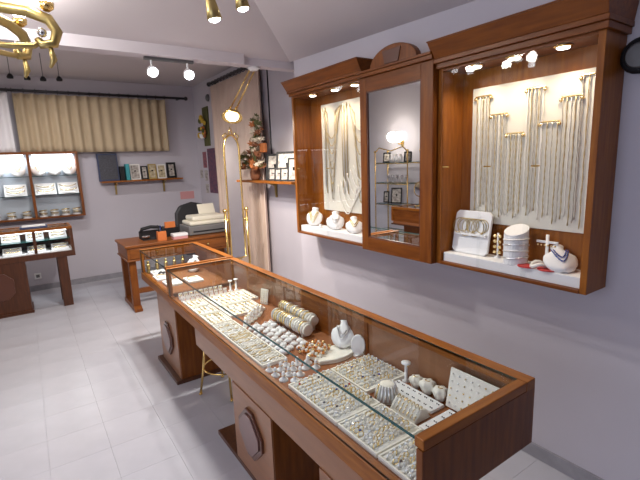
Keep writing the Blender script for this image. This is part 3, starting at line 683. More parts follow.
bust(1.925,.915,ZS,.165,R(222),'slanted white necklace bust at the outer end of the right wall cabinet',lean=52,chains=2,cmat='gem_blue',clabel='dark beaded necklace on the slanted bust at the outer right end',cgroup='necklaces on the outer right bust')
for k,(x,y) in enumerate([(1.925,1.085),(1.93,.99)]):
    tag(MB().prism([(x+.04*math.cos(t*PI/6),y+.045*math.sin(t*PI/6)) for t in range(12)],'z',ZS,ZS+.006).build('red_pad','red_felt'),'small round red felt pad '+['beside the white cylinder','under the slanted right bust'][k],'pad')
X = thing('cross_stand','white cross-shaped earring stand behind the red pads','jewellery stand',(2.0,1.035,ZS))
MB().lathe([(.022,0),(.022,.006),(.007,.010),(.007,.15)],12,(2.0,1.035,ZS)).build('post','white_velvet',X,smooth=True); MB().box(1.995,.985,ZS+.11,2.005,1.085,ZS+.12).build('crossbar','white_velvet',X)
for k in range(6): MB().sphere((1.992,.995+k*.016,ZS+.10),.005,6,4).build('earring','gold',X,smooth=True)
tag(MB().tube([(1.935+.035*math.cos(t*.5),1.035+.03*math.sin(t*.5),ZS+.016+.008*math.sin(t)) for t in range(12)],.010,6).build('shell_bracelet','pearl',smooth=True),'chunky pale bracelet lying between the red pads','bracelet')
G = thing('gold_ring_tree','small white post with gold balls between the bangle card and cylinder','jewellery stand',(1.99,1.285,ZS))
MB().lathe([(.018,0),(.018,.005),(.005,.009),(.005,.13)],10,(1.99,1.285,ZS)).build('post','white_velvet',G,smooth=True)
for k in range(4):
    for s in (-1,1): MB().sphere((1.985,1.285+s*.014,ZS+.03+.028*k),.010,8,5).build('gold_ball','gold',G,smooth=True)
# black round loudspeaker on the wall beyond the cabinet
T = thing('wall_speaker','round black speaker on the wall beside the right cabinet cornice','speaker',(2.03,.735,1.90))
b = MB(); b.M = Matrix.Translation((W-.002,.735,1.955)) @ Matrix.Rotation(R(-90),4,'Y'); b.lathe([(.05,0),(.065,.015),(.068,.05),(.055,.062)],20); b.build('housing','black_plastic',T,smooth=True)
b = MB(); b.M = Matrix.Translation((W-.002,.735,1.955)) @ Matrix.Rotation(R(-90),4,'Y'); b.lathe([(.048,.0625),(.04,.067),(.01,.068)],20); b.build('grille','grey_plastic',T,smooth=True)

# ================================================================== REAR ROOM
# curtains: pleated cloth with thickness, hung from a rod by rings
def curtain_cloth(p0, p1, z0, z1, folds, amp, th=.004, flare=1.0, seed=1):
    p0 = Vector((*p0,0)); p1 = Vector((*p1,0)); d = (p1-p0); n = folds*8; nrm = Vector((-d.y,d.x,0)).normalized(); rnd = random.Random(seed)
    ph = [rnd.uniform(-.5,.5) for _ in range(6)]; rows = 9; vs = []; b = MB()
    for side in (0,1):
        for r_ in range(rows):
            z = z1+(z0-z1)*r_/(rows-1); fl_ = 1+(flare-1)*r_/(rows-1)
            for k in range(n+1):
                t = k/n; a = amp*fl_*(math.sin(2*PI*folds*t+.8*math.sin(5*t+ph[0])+.25*r_/rows*ph[1])+.35*math.sin(4*PI*folds*t*.53+ph[2]))
                q = p0+d*t+nrm*(a+(th if side else 0)); vs.append((q.x,q.y,z))
    m_ = n+1; off = rows*m_; fs = []
    for r_ in range(rows-1):
        for k in range(n):
            i = r_*m_+k; fs.append((i,i+1,i+m_+1,i+m_)); j = i+off; fs.append((j,j+m_,j+m_+1,j+1))
    for k in range(n): fs.append((k,off+k,off+k+1,k+1)); i=(rows-1)*m_+k; fs.append((i,i+1,off+i+1,off+i))
    for r_ in range(rows-1):
        i=r_*m_; fs.append((i,i+m_,off+i+m_,off+i)); i=r_*m_+n; fs.append((i,off+i,off+i+m_,i+m_))
    return b.add(vs,fs)
def rod(p0, p1, label, brackets, wall):
    T = thing('curtain_rod', label, 'curtain rod', ((p0[0]+p1[0])/2,(p0[1]+p1[1])/2,p0[2]))
    MB().cyl(p0,p1,.017,n=12).build('pole','black_rod',T,smooth=True)
    for e in (p0,p1): MB().sphere(e,.030,12,8).build('finial','black_rod',T,smooth=True)
    for q in brackets: MB().box(*wall(q)).build('bracket','black_rod',T)
    return T
def curtain(p0,p1,z0,z1,folds,amp,material,label,rodz,flare=1.0,seed=1):
    T = thing('curtain', label, 'curtain', ((p0[0]+p1[0])/2,(p0[1]+p1[1])/2,z0))
    curtain_cloth(p0,p1,z0,z1,folds,amp,flare=flare,seed=seed).build('cloth',material,T,smooth=True)
    d = Vector(p1)-Vector(p0); d3 = Vector((d.x,d.y,0))
    for k in range(folds+1):
        c = Vector((p0[0],p0[1],0))+d3*(k/folds if folds else 0); MB().torus((c.x,c.y,rodz),.026,.004,(d3.x,d3.y,0),14,5).build('ring','black_rod',T,smooth=True)
    return T
YC = YB-.13
rod((-1.3,YC,2.60),(2.20,YC,2.60),'long black curtain rod across the rear wall',[-.2,2.1],lambda x:(x-.012,YC,2.585,x+.012,YB,2.615))
curtain((.03,YC),(1.88,YC),1.83,2.565,15,.022,'curtain','beige pleated curtain hanging short across the rear wall',2.60,seed=3)
curtain((-1.25,YC),(-.02,YC),1.83,2.565,10,.020,'glare','white sheer cloth standing in for light on the wall, left end of the rear rod',2.60,seed=5)  # white cloth added where the wall only shows glare
XC = 2.285
rod((XC,4.36,2.69),(XC,5.95,2.69),'short black curtain rod above the side window curtain',[4.45,5.85],lambda y:(XC,y-.012,2.675,W2,y+.012,2.705))
curtain((XC+.01,5.92),(XC+.01,4.44),.04,2.655,14,.020,'curtain_pink','long pinkish beige curtain on the right side wall behind the standing mirror',2.69,flare=1.25,seed=8)
tag(MB().tube([(W2-.008,4.37,2.70),(W2-.008,4.37,1.8),(W2-.008,4.375,1.415)],.008,8).build('shadow_strip','black_rod',smooth=True),'thin black cord strip standing in for the dark edge of the long curtain','shadow')  # thin black strip put in for the curtain's shaded edge

# rear shelf with frames
ZSH = 1.425; YS = YB-.20
T = thing('wall_shelf','thin brown shelf with two brackets on the rear wall','shelf',(1.47,YB-.1,ZSH-.2))
bx('board',.905,YS,ZSH-.022,2.03,YB,ZSH,'wood_x',T,.003)
for x in (1.10,1.78): MB().prism([(YB-.16,ZSH-.022),(YB,ZSH-.022),(YB,ZSH-.20),(YB-.02,ZSH-.20),(YB-.03,ZSH-.07)],'x',x-.012,x+.012).build('bracket','antique_brass',T)
def frame(x0,x1,h,y,z,fm,pm,label,axis='x',lean=8,bw=.016,cat='picture frame',group=None,rz=0):
    w = x1-x0; T = thing('picture_frame',label,cat,((x0+x1)/2,y,z),0,group)
    Mx = Matrix.Translation(((x0+x1)/2,y,z+.001)) @ Matrix.Rotation(rz,4,'Z') @ Matrix.Rotation(R(-lean),4,'X')
    def P(n,a,b_,c,d,e,f,mm):
        q = MB(); q.M = Mx; q.box(a,b_,c,d,e,f); return q.build(n,mm,T)
    q = MB(); q.M = Mx; q.box(-w/2,-.009,0,-w/2+bw,.009,h).box(w/2-bw,-.009,0,w/2,.009,h).box(-w/2+bw,-.009,0,w/2-bw,.009,bw).box(-w/2+bw,-.009,h-bw,w/2-bw,.009,h); q.build('frame',fm,T)
    P('photo',-w/2+bw,-.003,bw,w/2-bw,.003,h-bw,pm)
    q = MB(); q.M = Matrix.Translation(((x0+x1)/2,y,z)) @ Matrix.Rotation(rz,4,'Z'); q.add([(-.012,.006,h*.6),(.012,.006,h*.6),(.012,.06,0.0),(-.012,.06,0.0),(-.012,.012,h*.6),(.012,.012,h*.6),(.012,.066,0.0),(-.012,.066,0.0)],[(0,1,2,3),(4,7,6,5),(0,4,5,1),(2,6,7,3),(0,3,7,4),(1,5,6,2)]); q.build('strut','black_plastic',T)
    return T
def sxx(px): return .945+(px-104)*.0139
T = thing('display_board','large dark board of small prints at the left end of the rear shelf','board',(1.01,YB-.1,ZSH))
b = MB(); b.M = Matrix.Translation((0,YB-.09,ZSH)) @ Matrix.Rotation(R(-5),4,'X'); b.box(sxx(100),-.012,0,sxx(119),.012,.385); b.build('panel','navy',T)
b = MB(); b.M = Matrix.Translation((0,YB-.09,ZSH)) @ Matrix.Rotation(R(-5),4,'X'); b.box(sxx(100)+.02,-.015,.02,sxx(119)-.015,-.012,.365); b.build('print','dark_print',T)
tag(bx('small_box',sxx(119.5),YB-.14,ZSH,sxx(124),YB-.06,ZSH+.20,'black_plastic',None,.003),'small black box beside the large dark board on the rear shelf','box')
tag(bx('book',sxx(125),YB-.16,ZSH,sxx(128.5),YB-.05,ZSH+.23,'teal_card',None,.002),'upright teal book on the rear shelf','book')
frame(sxx(129.5),sxx(139.5),.225,YB-.12,ZSH,'white_card','photo','wide white picture frame beside the teal book')
frame(sxx(140.3),sxx(147),.195,YB-.12,ZSH,'black_plastic','photo','small black picture frame in the middle of the rear shelf')
frame(sxx(147.7),sxx(156),.22,YB-.12,ZSH,'antique_brass','photo_warm','gold picture frame on the rear shelf')
frame(sxx(156.8),sxx(166),.21,YB-.12,ZSH,'white_card','photo_warm','cream picture frame beside the last black frame')
frame(sxx(167),sxx(177),.235,YB-.12,ZSH,'black_plastic','photo','black picture frame at the right end of the rear shelf',bw=.03)

# lit wall case on the rear wall
T = thing('lit_wall_case','brightly lit brown wall showcase with glass shelves on the rear wall','display cabinet',(-.3,YB-.1,1.0))
wx0,wx1,wy,wz0,wz1 = -1.32,.655,YB-.17,1.0,1.815
bx('back_board',wx0,YB-.012,wz0,wx1,YB-.002,wz1,'case_back',T)
divs = [wx0,-.62,.075,wx1-.03]
for x in divs: bx('upright',x,wy,wz0,x+.03,YB-.012,wz1,'cabinet_wood',T,.002)
bx('bottom_board',wx0,wy-.004,wz0-.02,wx1,YB-.002,wz0,'cabinet_wood_y',T,.002); bx('top_board',wx0,wy-.004,wz1,wx1,YB-.002,wz1+.03,'cabinet_wood_y',T,.002)
for k in range(3):
    a,c = divs[k]+.03, divs[k+1]
    pane('glass_door',a,wy+.004,wz0,c,wy+.009,wz1,T,'glass_clear',False)
    for z in (1.285,1.53): pane('glass_shelf',a,wy+.02,z,c,YB-.012,z+.006,T,'glass')
    d = bx('light_tube',a+.03,wy+.03,wz1-.025,c-.03,wy+.055,wz1-.003,'tube_light',T)
    light('case_light','AREA',((a+c)/2,wy+.045,wz1-.03),LW,COOL,c-a-.1,(0,.35,-1),sizey=.03) if False else None
for k in range(3):
    a,c = divs[k]+.03, divs[k+1]; L = light('case_light','AREA',((a+c)/2,wy+.045,wz1-.028),5.0,(.86,.94,1),c-a-.1,(0,.3,-1),sizey=.03)
BP = None
for k in range(1,3):
    a,c = divs[k]+.03, divs[k+1]; nm_ = ['outer','left','right'][k]
    for q in range(3):
        x = a+(c-a)*(q+.5)/3
        bust(x,YB-.10,1.5365,.20,R(270),'white bust on the top shelf, '+['left','middle','right'][q]+' in the lit case\'s '+nm_+' bay',lean=12,chains=2,cmat='gold',clabel='gold necklace on a top shelf bust in the '+nm_+' bay of the lit case',cgroup='necklaces on the '+nm_+' bay busts')
    for q in range(2):
        x = a+(c-a)*(q+.5)/2
        T2 = thing('slanted_pad','slanted white necklace pad on the middle shelf, '+['left','right'][q]+' half of the '+nm_+' bay','display pad',(x,YB-.1,1.2915))
        MB().prism([(YB-.145,1.2915),(YB-.03,1.2915),(YB-.03,1.43),(YB-.05,1.44)],'x',x-.12,x+.12).build('pad','white_velvet',T2,bevel=.004)
        for r_ in range(4):
            MB().tube([(x-.10+.20*t/12,YB-.152+.095*(.12+.18*r_+.16*(t/6-1)**2),1.2915+.1485*(.12+.18*r_+.16*(t/6-1)**2)) for t in range(13)],.005,5).build('chain',['silver','gold'][r_%2],T2,smooth=True)
    for q in range(4):
        x = a+(c-a)*(q+.5)/4
        T3 = thing('bangle_stack','stack of pale bangles on the floor of the lit wall case','bangles',(x,YB-.1,1.0),0,'bangle stacks in the lit wall case')
        MB().lathe([(.05,0),(.05,.012),(.034,.02),(.030,.075)],16,(x,YB-.095,1.0)).build('post','white_velvet',T3,smooth=True)
        for r_ in range(5): MB().torus((x,YB-.095,1.028+.014*r_),.045,.006,(.1*math.sin(r_),.05,1),16,6).build('bangle',['silver','gold','pearl'][r_%3],T3,smooth=True)

# low counter in front of the lit wall case
lx0,lx1,ly0,ly1 = -1.05,.405,5.79,6.20
T = thing('side_counter','low dark brown showcase counter below the lit wall case','counter',(-.3,6.0,0))
bx('case_base',lx0,ly0,.60,lx1,ly1,.665,'dark_wood',T,.003); bx('case_floor',lx0+.02,ly0+.02,.665,lx1-.02,ly1-.02,.675,'white_velvet',T)
for x in (lx0,lx1-.03): 
    for y in (ly0,ly1-.03): bx('corner_post',x,y,.665,x+.03,y+.03,.925,'dark_wood',T)
for x in (-.345,): bx('divider',x-.018,ly0,.665,x+.018,ly1,.925,'dark_wood',T)
bx('divider',.005,ly0,.675,.035,ly0+.03,.925,'dark_wood',T)
b = MB().box(lx0,ly0,.925,lx1,ly0+.03,.955).box(lx0,ly1-.03,.925,lx1,ly1,.955).box(lx0,ly0+.03,.925,lx0+.03,ly1-.03,.955).box(lx1-.03,ly0+.03,.925,lx1,ly1-.03,.955); b.build('top_frame','wood_x',T,bevel=.002)
pane('glass_top',lx0+.03,ly0+.03,.943,lx1-.03,ly1-.03,.950,T); pane('front_glass',lx0+.03,ly0+.006,.665,lx1-.03,ly0+.012,.925,T,'glass_clear')
bx('back_panel',lx0+.03,ly1-.02,.675,lx1-.03,ly1-.012,.925,'dark_wood',T)
bx('shelf',lx0+.03,ly0+.09,.80,lx1-.03,ly1-.02,.806,'glass_edge',T)
P = bx('pedestal',-.62,ly0+.01,.03,-.10,ly1-.03,.60,'dark_wood',T); MB().prism([(q[0],q[1]) for q in octagon(-.36,.34,.26,.30,.075)],'y',ly0-.004,ly0+.01).build('plaque','plaque_rim',P,bevel=.003)
bx('base_plate',-.64,ly0-.01,0,-.085,ly1-.02,.03,'dark_wood',T)
for y in (ly0+.015,ly1-.075): bx('leg',.215,y,0,.315,y+.06,.60,'dark_wood',T,.003)
light('counter_light','AREA',(-.3,ly0+.06,.915),2.4,(.88,.95,1),1.2,(0,.6,-1),sizey=.02)
bx('light_tube',lx0+.06,ly0+.035,.912,lx1-.06,ly0+.05,.922,'tube_light',T)
for k in range(6):
    x = lx0+.14+k*.235
    for lev,(y,z) in enumerate([(5.93,.675),(6.05,.806)]):
        T2 = thing('jewellery_pad','white jewellery pad on the '+['floor','glass shelf'][lev]+' of the low dark counter','display pad',(x,y,z),0,'pads on the '+['floor','shelf']  [lev]+' of the low counter')
        MB().prism([(y-.05,z),(y+.06,z),(y+.06,z+.07),(y-.045,z+.018)],'x',x-.09,x+.09).build('pad','white_velvet',T2,bevel=.004)
        for r_ in range(3): MB().tube([(x-.07+.14*t/8,y-.03+.028*r_,z+.03+.0135*r_+.004*math.sin(t)) for t in range(9)],.005,5).build('chain',['gold','silver','gold'][r_],T2,smooth=True)
T = thing('brochure_tray','small black tray lying on top of the low dark counter','tray',(-.0,5.98,.955))
bx('tray_base',-.10,5.90,.955,.17,6.06,.972,'navy',T,.003); bx('leaflet',-.08,5.915,.972,.15,6.045,.982,'white_card',T)

# desk
dx0,dx1,dy0,dy1,dz = .815,2.08,4.97,5.585,.76
T = thing('desk','brown wooden desk with drawer front and trestle legs by the rear wall','desk',(1.45,5.28,0))
bx('top',dx0,dy0,dz-.028,dx1,dy1,dz,'desk_wood',T,.004)
bx('carcass',dx0+.02,dy0+.02,dz-.165,dx1-.02,dy1-.02,dz-.028,'desk_wood',T,.002)
bx('lower_moulding',dx0+.008,dy0+.008,dz-.18,dx1-.008,dy1-.008,dz-.165,'desk_wood',T,.003)
for k in range(2):
    a = dx0+.05+k*.60; d = bx('drawer',a,dy0+.008,dz-.15,a+.55,dy0+.02,dz-.042,'desk_wood',T,.003); MB().sphere((a+.275,dy0-.004,dz-.096),.013,10,6).build('knob','antique_brass',d,smooth=True)
for x in (.885,1.93):
    for y in (dy0+.06,dy1-.14): bx('leg',x-.038,y,.06,x+.038,y+.08,dz-.18,'cabinet_wood',T,.004)
    MB().prism([(dy0+.0,0),(dy1-.02,0),(dy1-.02,.03),(dy1-.07,.06),(dy0+.05,.06),(dy0+.0,.03)],'x',x-.042,x+.042).build('foot','cabinet_wood_y',T,bevel=.003)
bx('stretcher',.925,dy0+.26,.14,1.89,dy0+.30,.20,'desk_wood',T,.003)
# things on the desk
def dk(px): return dx0+(px-120)*.0107
T = thing('printer','cream rounded printer on top of the grey machine on the desk','printer',(1.86,5.3,.86))
b = MB().box(1.60,5.14,.875,2.05,5.47,.925); b.build('body','cream_plastic',T,bevel=.018)
b = MB().box(1.64,5.16,.925,2.06,5.45,.985); b.build('lid','cream_plastic',T,bevel=.022)
b = MB(); b.M = Matrix.Translation((1.93,5.44,.975)) @ Matrix.Rotation(R(-25),4,'X'); b.box(-.11,-.01,0,.11,.01,.14); b.build('paper_tray','cream_plastic',T,bevel=.008)
T = thing('grey_machine','dark grey office machine lying under the cream printer','office machine',(1.83,5.3,.76))
bx('body',1.57,5.10,.768,2.07,5.48,.874,'grey_plastic',T,.008); bx('front_slot',1.62,5.096,.80,2.02,5.10,.815,'black_plastic',T)
for x,y in ((1.6,5.13),(2.04,5.13),(1.6,5.45),(2.04,5.45)): MB().cyl((x,y,.76),(x,y,.768),.012,n=10).build('foot','black_plastic',T)
T = thing('pen_box','small orange card box standing at the front of the desk','box',(1.235,5.08,.76))
bx('box',1.19,5.04,.76,1.285,5.11,.87,'orange_card',T,.002); MB().box(1.197,5.047,.87,1.278,5.103,.873).build('opening','black_plastic',T)
for k in range(3): MB().tube([(1.21+.02*k,5.07,.873),(1.205+.03*k,5.08,.945-.01*k)],.004,6).build('pen',['black_plastic','gem_blue','black_plastic'][k],T)
T = thing('tissue_box','small white and pink box on the desk in front of the grey machine','box',(1.44,5.06,.76))
bx('box',1.355,5.01,.76,1.52,5.11,.792,'pink_card',T,.003); bx('lid',1.35,5.005,.792,1.525,5.115,.825,'white_plastic',T,.006)
T = thing('telephone','black desk telephone with handset behind the orange box','telephone',(1.16,5.3,.76))
MB().prism([(5.20,.76),(5.42,.76),(5.42,.85),(5.22,.79)],'x',1.06,1.30).build('body','black_plastic',T,bevel=.006)
MB().tube([(1.07,5.30,.86),(1.075,5.30,.885),(1.18,5.31,.90),(1.285,5.30,.885),(1.29,5.30,.86)],.022,8).build('handset','black_plastic',T,smooth=True)
MB().lathe([(.045,0),(.045,.02),(.02,.022)],14,(1.10,5.22,.795)).build('dial','chrome',T,smooth=True)
T = thing('desk_organiser','dark box organiser beside the telephone on the desk','organiser',(1.40,5.36,.76))
bx('box',1.32,5.28,.76,1.50,5.46,.87,'black_plastic',T,.004); bx('photo_block',1.34,5.275,.87,1.46,5.31,.94,'orange_card',T,.002)
# black chair behind the desk
T = thing('office_chair','black office chair with rounded backrest behind the desk','chair',(1.92,5.95,0))
pr = [(-.24,.0),(-.255,.2),(-.24,.36),(-.17,.46),(0,.50),(.17,.46),(.24,.36),(.255,.2),(.24,.0)]
b = MB(); b.M = Matrix.Translation((1.92,5.98,.60)) @ Matrix.Rotation(R(-8),4,'X'); b.prism(pr,'y',-.04,.04); b.build('backrest','black_leather',T,bevel=.025)
bx('seat',1.67,5.62,.42,2.17,6.0,.50,'black_leather',T,.025)
MB().box(1.89,5.98,.46,1.95,6.02,.66).build('back_bar','black_plastic',T)
MB().cyl((1.92,5.82,.06),(1.92,5.82,.42),.03,n=12).build('column','chrome',T,smooth=True)
for k in range(5):
    t = 2*PI*k/5+.3; c,s = math.cos(t),math.sin(t)
    MB().tube([(1.92,5.82,.10),(1.92+c*.27,5.82+s*.27,.065)],.02,8).build('leg','black_plastic',T,smooth=True); MB().sphere((1.92+c*.27,5.82+s*.27,.026),.026,8,6).build('castor','black_plastic',T,smooth=True)

# prints and plaque on the far side wall
def on_wall(name,y0,y1,z0,z1,material,label,cat='poster',t=.004):
    return tag(bx(name,W2-t,y0,z0,W2-.0005,y1,z1,material),label,cat)
on_wall('poster',5.98,6.42,1.18,1.84,'poster_dark','tall dark red poster beside the long curtain')
on_wall('poster',6.47,6.63,1.56,1.80,'poster_red','small reddish print left of the tall poster, upper')
on_wall('photo_print',6.68,6.80,1.40,1.53,'photo','small grey print near the room corner')
on_wall('photo_print',6.47,6.60,1.36,1.52,'photo','small grey print below the reddish print, directly')
on_wall('photo_print',6.47,6.60,1.17,1.31,'photo','small print lowest beside the tall poster')
tag(bx('paper_notice',2.02,YB-.004,1.08,2.24,YB-.0005,1.20,'pink_card'),'pale pink notice on the rear wall above the office chair','paper')
T = thing('flower_plaque','hanging wall plaque with yellow flowers above the posters','wall decoration',(W2-.04,6.35,1.90))
bx('board',W2-.02,6.24,1.88,W2-.001,6.46,2.44,'leaf_dark',T,.004)
for k in range(14):
    y = 6.35+random.uniform(-.09,.12); z = 2.16+random.uniform(-.14,.14)
    MB().sphere((W2-.05-random.uniform(0,.05),y,z),random.uniform(.03,.05),8,6,(.7,1,1)).build('blossom',random.choice(['flower_yellow','flower_yellow','flower_orange','leaf_dark']),T,smooth=True)
MB().lathe([(.02,0),(.04,.02),(.05,.07),(.047,.075)],14,(W2-.07,6.37,1.98)).build('bowl','white_plastic',T,smooth=True)
T = thing('wall_detector','small round white detector on the side wall above the plaque','detector',(W2-.03,6.30,2.52))
b = MB(); b.M = Matrix.Translation((W2-.001,6.20,2.55)) @ Matrix.Rotation(R(-90),4,'Y'); b.lathe([(.05,0),(.05,.02),(.03,.035)],16); b.build('body','grey_plastic',T,smooth=True)

# side shelf with frames and dried flowers
sz = 1.412; sy0,sy1 = 3.56,4.72
T = thing('side_shelf','brown side shelf with a bracket next to the left wall cabinet','shelf',(2.25,4.1,sz-.2))
MB().prism([(2.11,sy0),(W2-.001,sy0),(W2-.001,4.36),(2.235,4.36),(2.235,sy1),(2.11,sy1)],'z',sz-.026,sz).build('board','wood',T,bevel=.003)
for y in (3.75,4.3): MB().prism([(2.19,sz-.026),(W2-.001,sz-.026),(W2-.001,sz-.20),(W2-.02,sz-.20),(W2-.03,sz-.07)],'y',y-.012,y+.012).build('bracket','antique_brass',T)
def sframe(y, x, w, h, label, fm='black_plastic', pm='photo', lean=12, bw=.022): frame(x-w/2,x+w/2,h,y,sz,fm,pm,label,lean=lean,bw=bw,rz=R(-52))
sframe(4.12,2.245,.215,.285,'large black photo frame in the back row nearer the dried flowers')
sframe(3.86,2.245,.26,.30,'large black photo frame in the back row nearer the wall cabinet')
sframe(4.035,2.17,.105,.135,'small black photo frame in the front row nearest the flowers',bw=.015)
sframe(3.90,2.17,.105,.13,'small black photo frame, second in the front row',bw=.015)
sframe(3.775,2.17,.115,.135,'small black photo frame, third in the front row',bw=.015)
sframe(3.655,2.20,.14,.23,'slim black photo frame beside the wall cabinet',bw=.015)
T = thing('dried_flowers','tall arrangement of dried orange and cream flowers on the side shelf','flower arrangement',(2.175,4.45,sz))
MB().lathe([(.04,0),(.056,.03),(.058,.09),(.045,.13),(.05,.14)],16,(2.175,4.45,sz)).build('pot','flower_brown',T,smooth=True)
rs = random.Random(4)
for k in range(70):
    t = (k/45 if k < 46 else (k-46)/60); hh = .12+.56*t**1.15; sp_ = .24*(1-t)**.8+.03
    y = 4.45-.03*t+rs.uniform(-sp_,sp_)*.9+(.12*(1-t)*rs.random()); x = 2.16+rs.uniform(-sp_,sp_)*.42; z = sz+hh
    if z > sz+.35: y = 4.33+rs.uniform(-.05,.05)
    x = min(x,2.20); y = max(y,4.25)
    MB().tube([(2.175,4.45,sz+.12),((x+2.175)/2,(y+4.45)/2,(z+sz+.15)/2),(x,y,z)],.004,5).build('stem','leaf_dark',T)
    rr = rs.uniform(.032,.058); mm = rs.choice(['flower_orange','flower_cream','flower_brown','flower_cream','leaf_dark'])
    b = MB(); b.M = Matrix.Translation((x,y,z)) @ Matrix.Rotation(rs.uniform(-.8,.8),4,'X') @ Matrix.Rotation(rs.uniform(-.8,.8),4,'Y')
    for q in range(7):
        a = 2*PI*q/7; b.add([(0,0,0),(rr*math.cos(a-.4)*.7,rr*math.sin(a-.4)*.7,rr*.5),(rr*1.15*math.cos(a),rr*1.15*math.sin(a),rr*.7),(rr*math.cos(a+.4)*.7,rr*math.sin(a+.4)*.7,rr*.5),(0,0,rr*.35)],[(0,1,2),(0,2,3),(4,2,1),(4,3,2),(0,4,1),(0,3,4)])
    b.sphere((0,0,rr*.35),rr*.42,6,4); b.build('blossom',mm,T)
b = MB(); b.M = Matrix.Translation((2.20,4.27,sz+.30)); b.box(-.02,-.06,0,.02,.06,.10); b.build('bark_piece','flower_orange',T,bevel=.01)

# brass standing mirror
T = thing('standing_mirror','tall narrow brass standing mirror with arched top before the curtain','mirror',(1.74,4.2,0))
mc,my,hw = 1.80,4.20,.082
arch = [(mc-hw,.62)]+[(mc-hw,z) for z in (.9,1.2,1.5,1.74)]+[(mc+hw*math.cos(PI-PI*k/12),1.74+.15*math.sin(PI*k/12)) for k in range(1,12)]+[(mc+hw,z) for z in (1.74,1.5,1.2,.9,.62)]
MB().prism(arch,'y',my,my+.006).build('mirror_pane','mirror_glass',T)
MB().prism(arch,'y',my+.0065,my+.012).build('backing','dark_wood',T)
MB().tube([(x,my,z) for x,z in arch]+[(mc,my,.60)],.011,8,closed=True).build('frame','brass',T,smooth=True)
for s in (-1,1):
    x = mc+s*(hw+.038)
    MB().tube([(x,my,.07),(x,my,.6),(x,my,1.10)],.013,8).build('post','brass',T,smooth=True); MB().sphere((x,my,1.125),.024,10,6).build('finial','brass',T,smooth=True)
    MB().sphere((mc+s*(hw+.018),my,1.02),.02,8,6).build('pivot','brass',T,smooth=True)
    MB().tube([(x,my-.2,.012),(x,my-.12,.05),(x,my,.08),(x,my+.12,.05),(x,my+.2,.012)],.012,8).build('foot','brass',T,smooth=True)
    MB().tube([(mc+s*.07,my,1.845),(mc+s*.085,my,1.88),(mc+s*.05,my,1.91),(mc+s*.03,my,1.885)],.007,6).build('scroll','brass',T,smooth=True)
MB().tube([(mc-hw-.038,my,.32),(mc+hw+.038,my,.32)],.010,8).build('crossbar','brass',T,smooth=True)
MB().tube([(mc-.02,my,1.90),(mc,my,1.97),(mc+.02,my,1.90)],.008,6).build('crest','brass',T,smooth=True)

# ================================================================== LAMPS
# swing lamp of brass rods below the beam
LY = 3.70
T = thing('brass_rod_lamp','brass lamp on two slanting rods hanging below the beam','lamp',(1.70,LY,2.0))
MB().lathe([(.05,0),(.05,-.012),(.03,-.03)],16,(1.735,3.46,2.40)).build('ceiling_rose','white_plastic',T,smooth=True)
lampc = Vector((1.615,LY,2.02))
for s in (0,1): MB().tube([(1.71+.045*s,3.47,2.385),(1.60+.055*s,LY,2.08)],.007,8).build('rod','brass',T,smooth=True); MB().lathe([(.008,0),(.017,.02),(.006,.045)],10,(1.60+.055*s,LY,2.055)).build('socket','brass',T,smooth=True)
Ml = Matrix.Translation(lampc) @ Matrix.Rotation(R(-28),4,'X') @ Matrix.Rotation(R(18),4,'Y')
b = MB(); b.M = Ml; b.lathe([(.03,.045),(.075,.02),(.092,-.012),(.084,-.014),(.06,.0)],22); b.build('shade','brass',T,smooth=True)
b = MB(); b.M = Ml; b.lathe([(.01,-.028),(.045,-.022),(.058,-.008)],20); b.build('bulb','lamp_warm',T,smooth=True)
light('rod_lamp_light','SPOT',lampc+Vector((0,-.02,-.05)),48,(1,.86,.68),.05,(.35,-.1,-1),165,.8)
# twin spots on a track behind the beam
T = thing('track_light','white track with two spotlights under the beam','spotlight',(1.1,3.6,2.34))
bx('track',.850,3.445,2.378,1.215,3.475,2.3995,'grey_plastic',T)
for k,x in enumerate((.898,1.168)):
    MB().cyl((x,3.46,2.33),(x,3.46,2.38),.008,n=8).build('stem','white_plastic',T)
    b = MB(); b.M = Matrix.Translation((x,3.46,2.312)) @ Matrix.Rotation(R(-48),4,'X'); b.lathe([(.02,.02),(.035,-.005),(.043,-.035),(.038,-.036)],16); b.build('spot_head','white_plastic',T,smooth=True)
    b = MB(); b.M = Matrix.Translation((x,3.46,2.312)) @ Matrix.Rotation(R(-48),4,'X'); b.lathe([(.012,-.062),(.032,-.05),(.037,-.034)],16); b.build('bulb','lamp_cool',T,smooth=True)
    light('track_spot','SPOT',(x,3.46-.05,2.232),95,(1,.94,.89),.04,(-.1,.35,-1),165,.8)
# brass cone spots on a ceiling bar above the counter
T = thing('brass_spot_bar','brass ceiling bar with two cone spotlights above the long counter','spotlight',(.98,2.25,2.7))
MB().tube([(.70,2.24,2.62),(1.25,2.30,2.62)],.012,8).build('bar','antique_brass',T,smooth=True)
MB().cyl((.98,2.27,2.62),(.98,2.27,2.81),.010,n=8).build('drop_rod','antique_brass',T); MB().lathe([(.05,-.02),(.05,0)],16,(.98,2.27,2.815)).build('ceiling_rose','antique_brass',T)
for k,(x,y,z) in enumerate([(.895,2.20,2.37),(1.055,2.20,2.445)]):
    MB().tube([(x-.01,y+.06,2.62),(x-.012,y,2.52),(x,y,z+.06)],.008,8).build('arm','antique_brass',T,smooth=True)
    b = MB(); b.M = Matrix.Translation((x,y,z)) @ Matrix.Rotation(R(-10),4,'Y'); b.lathe([(.014,.075),(.022,.05),(.030,.0),(.038,-.05),(.034,-.051)],16); b.build('cone_head','antique_brass',T,smooth=True)
    b = MB(); b.M = Matrix.Translation((x,y,z)) @ Matrix.Rotation(R(-10),4,'Y'); b.lathe([(.008,-.066),(.024,-.06),(.032,-.048)],14); b.build('bulb','lamp_cool',T,smooth=True)
    light('cone_spot','SPOT',(x,y,z-.075),40,(1,.97,.92),.03,(.0,-.12,-1),140,.7)
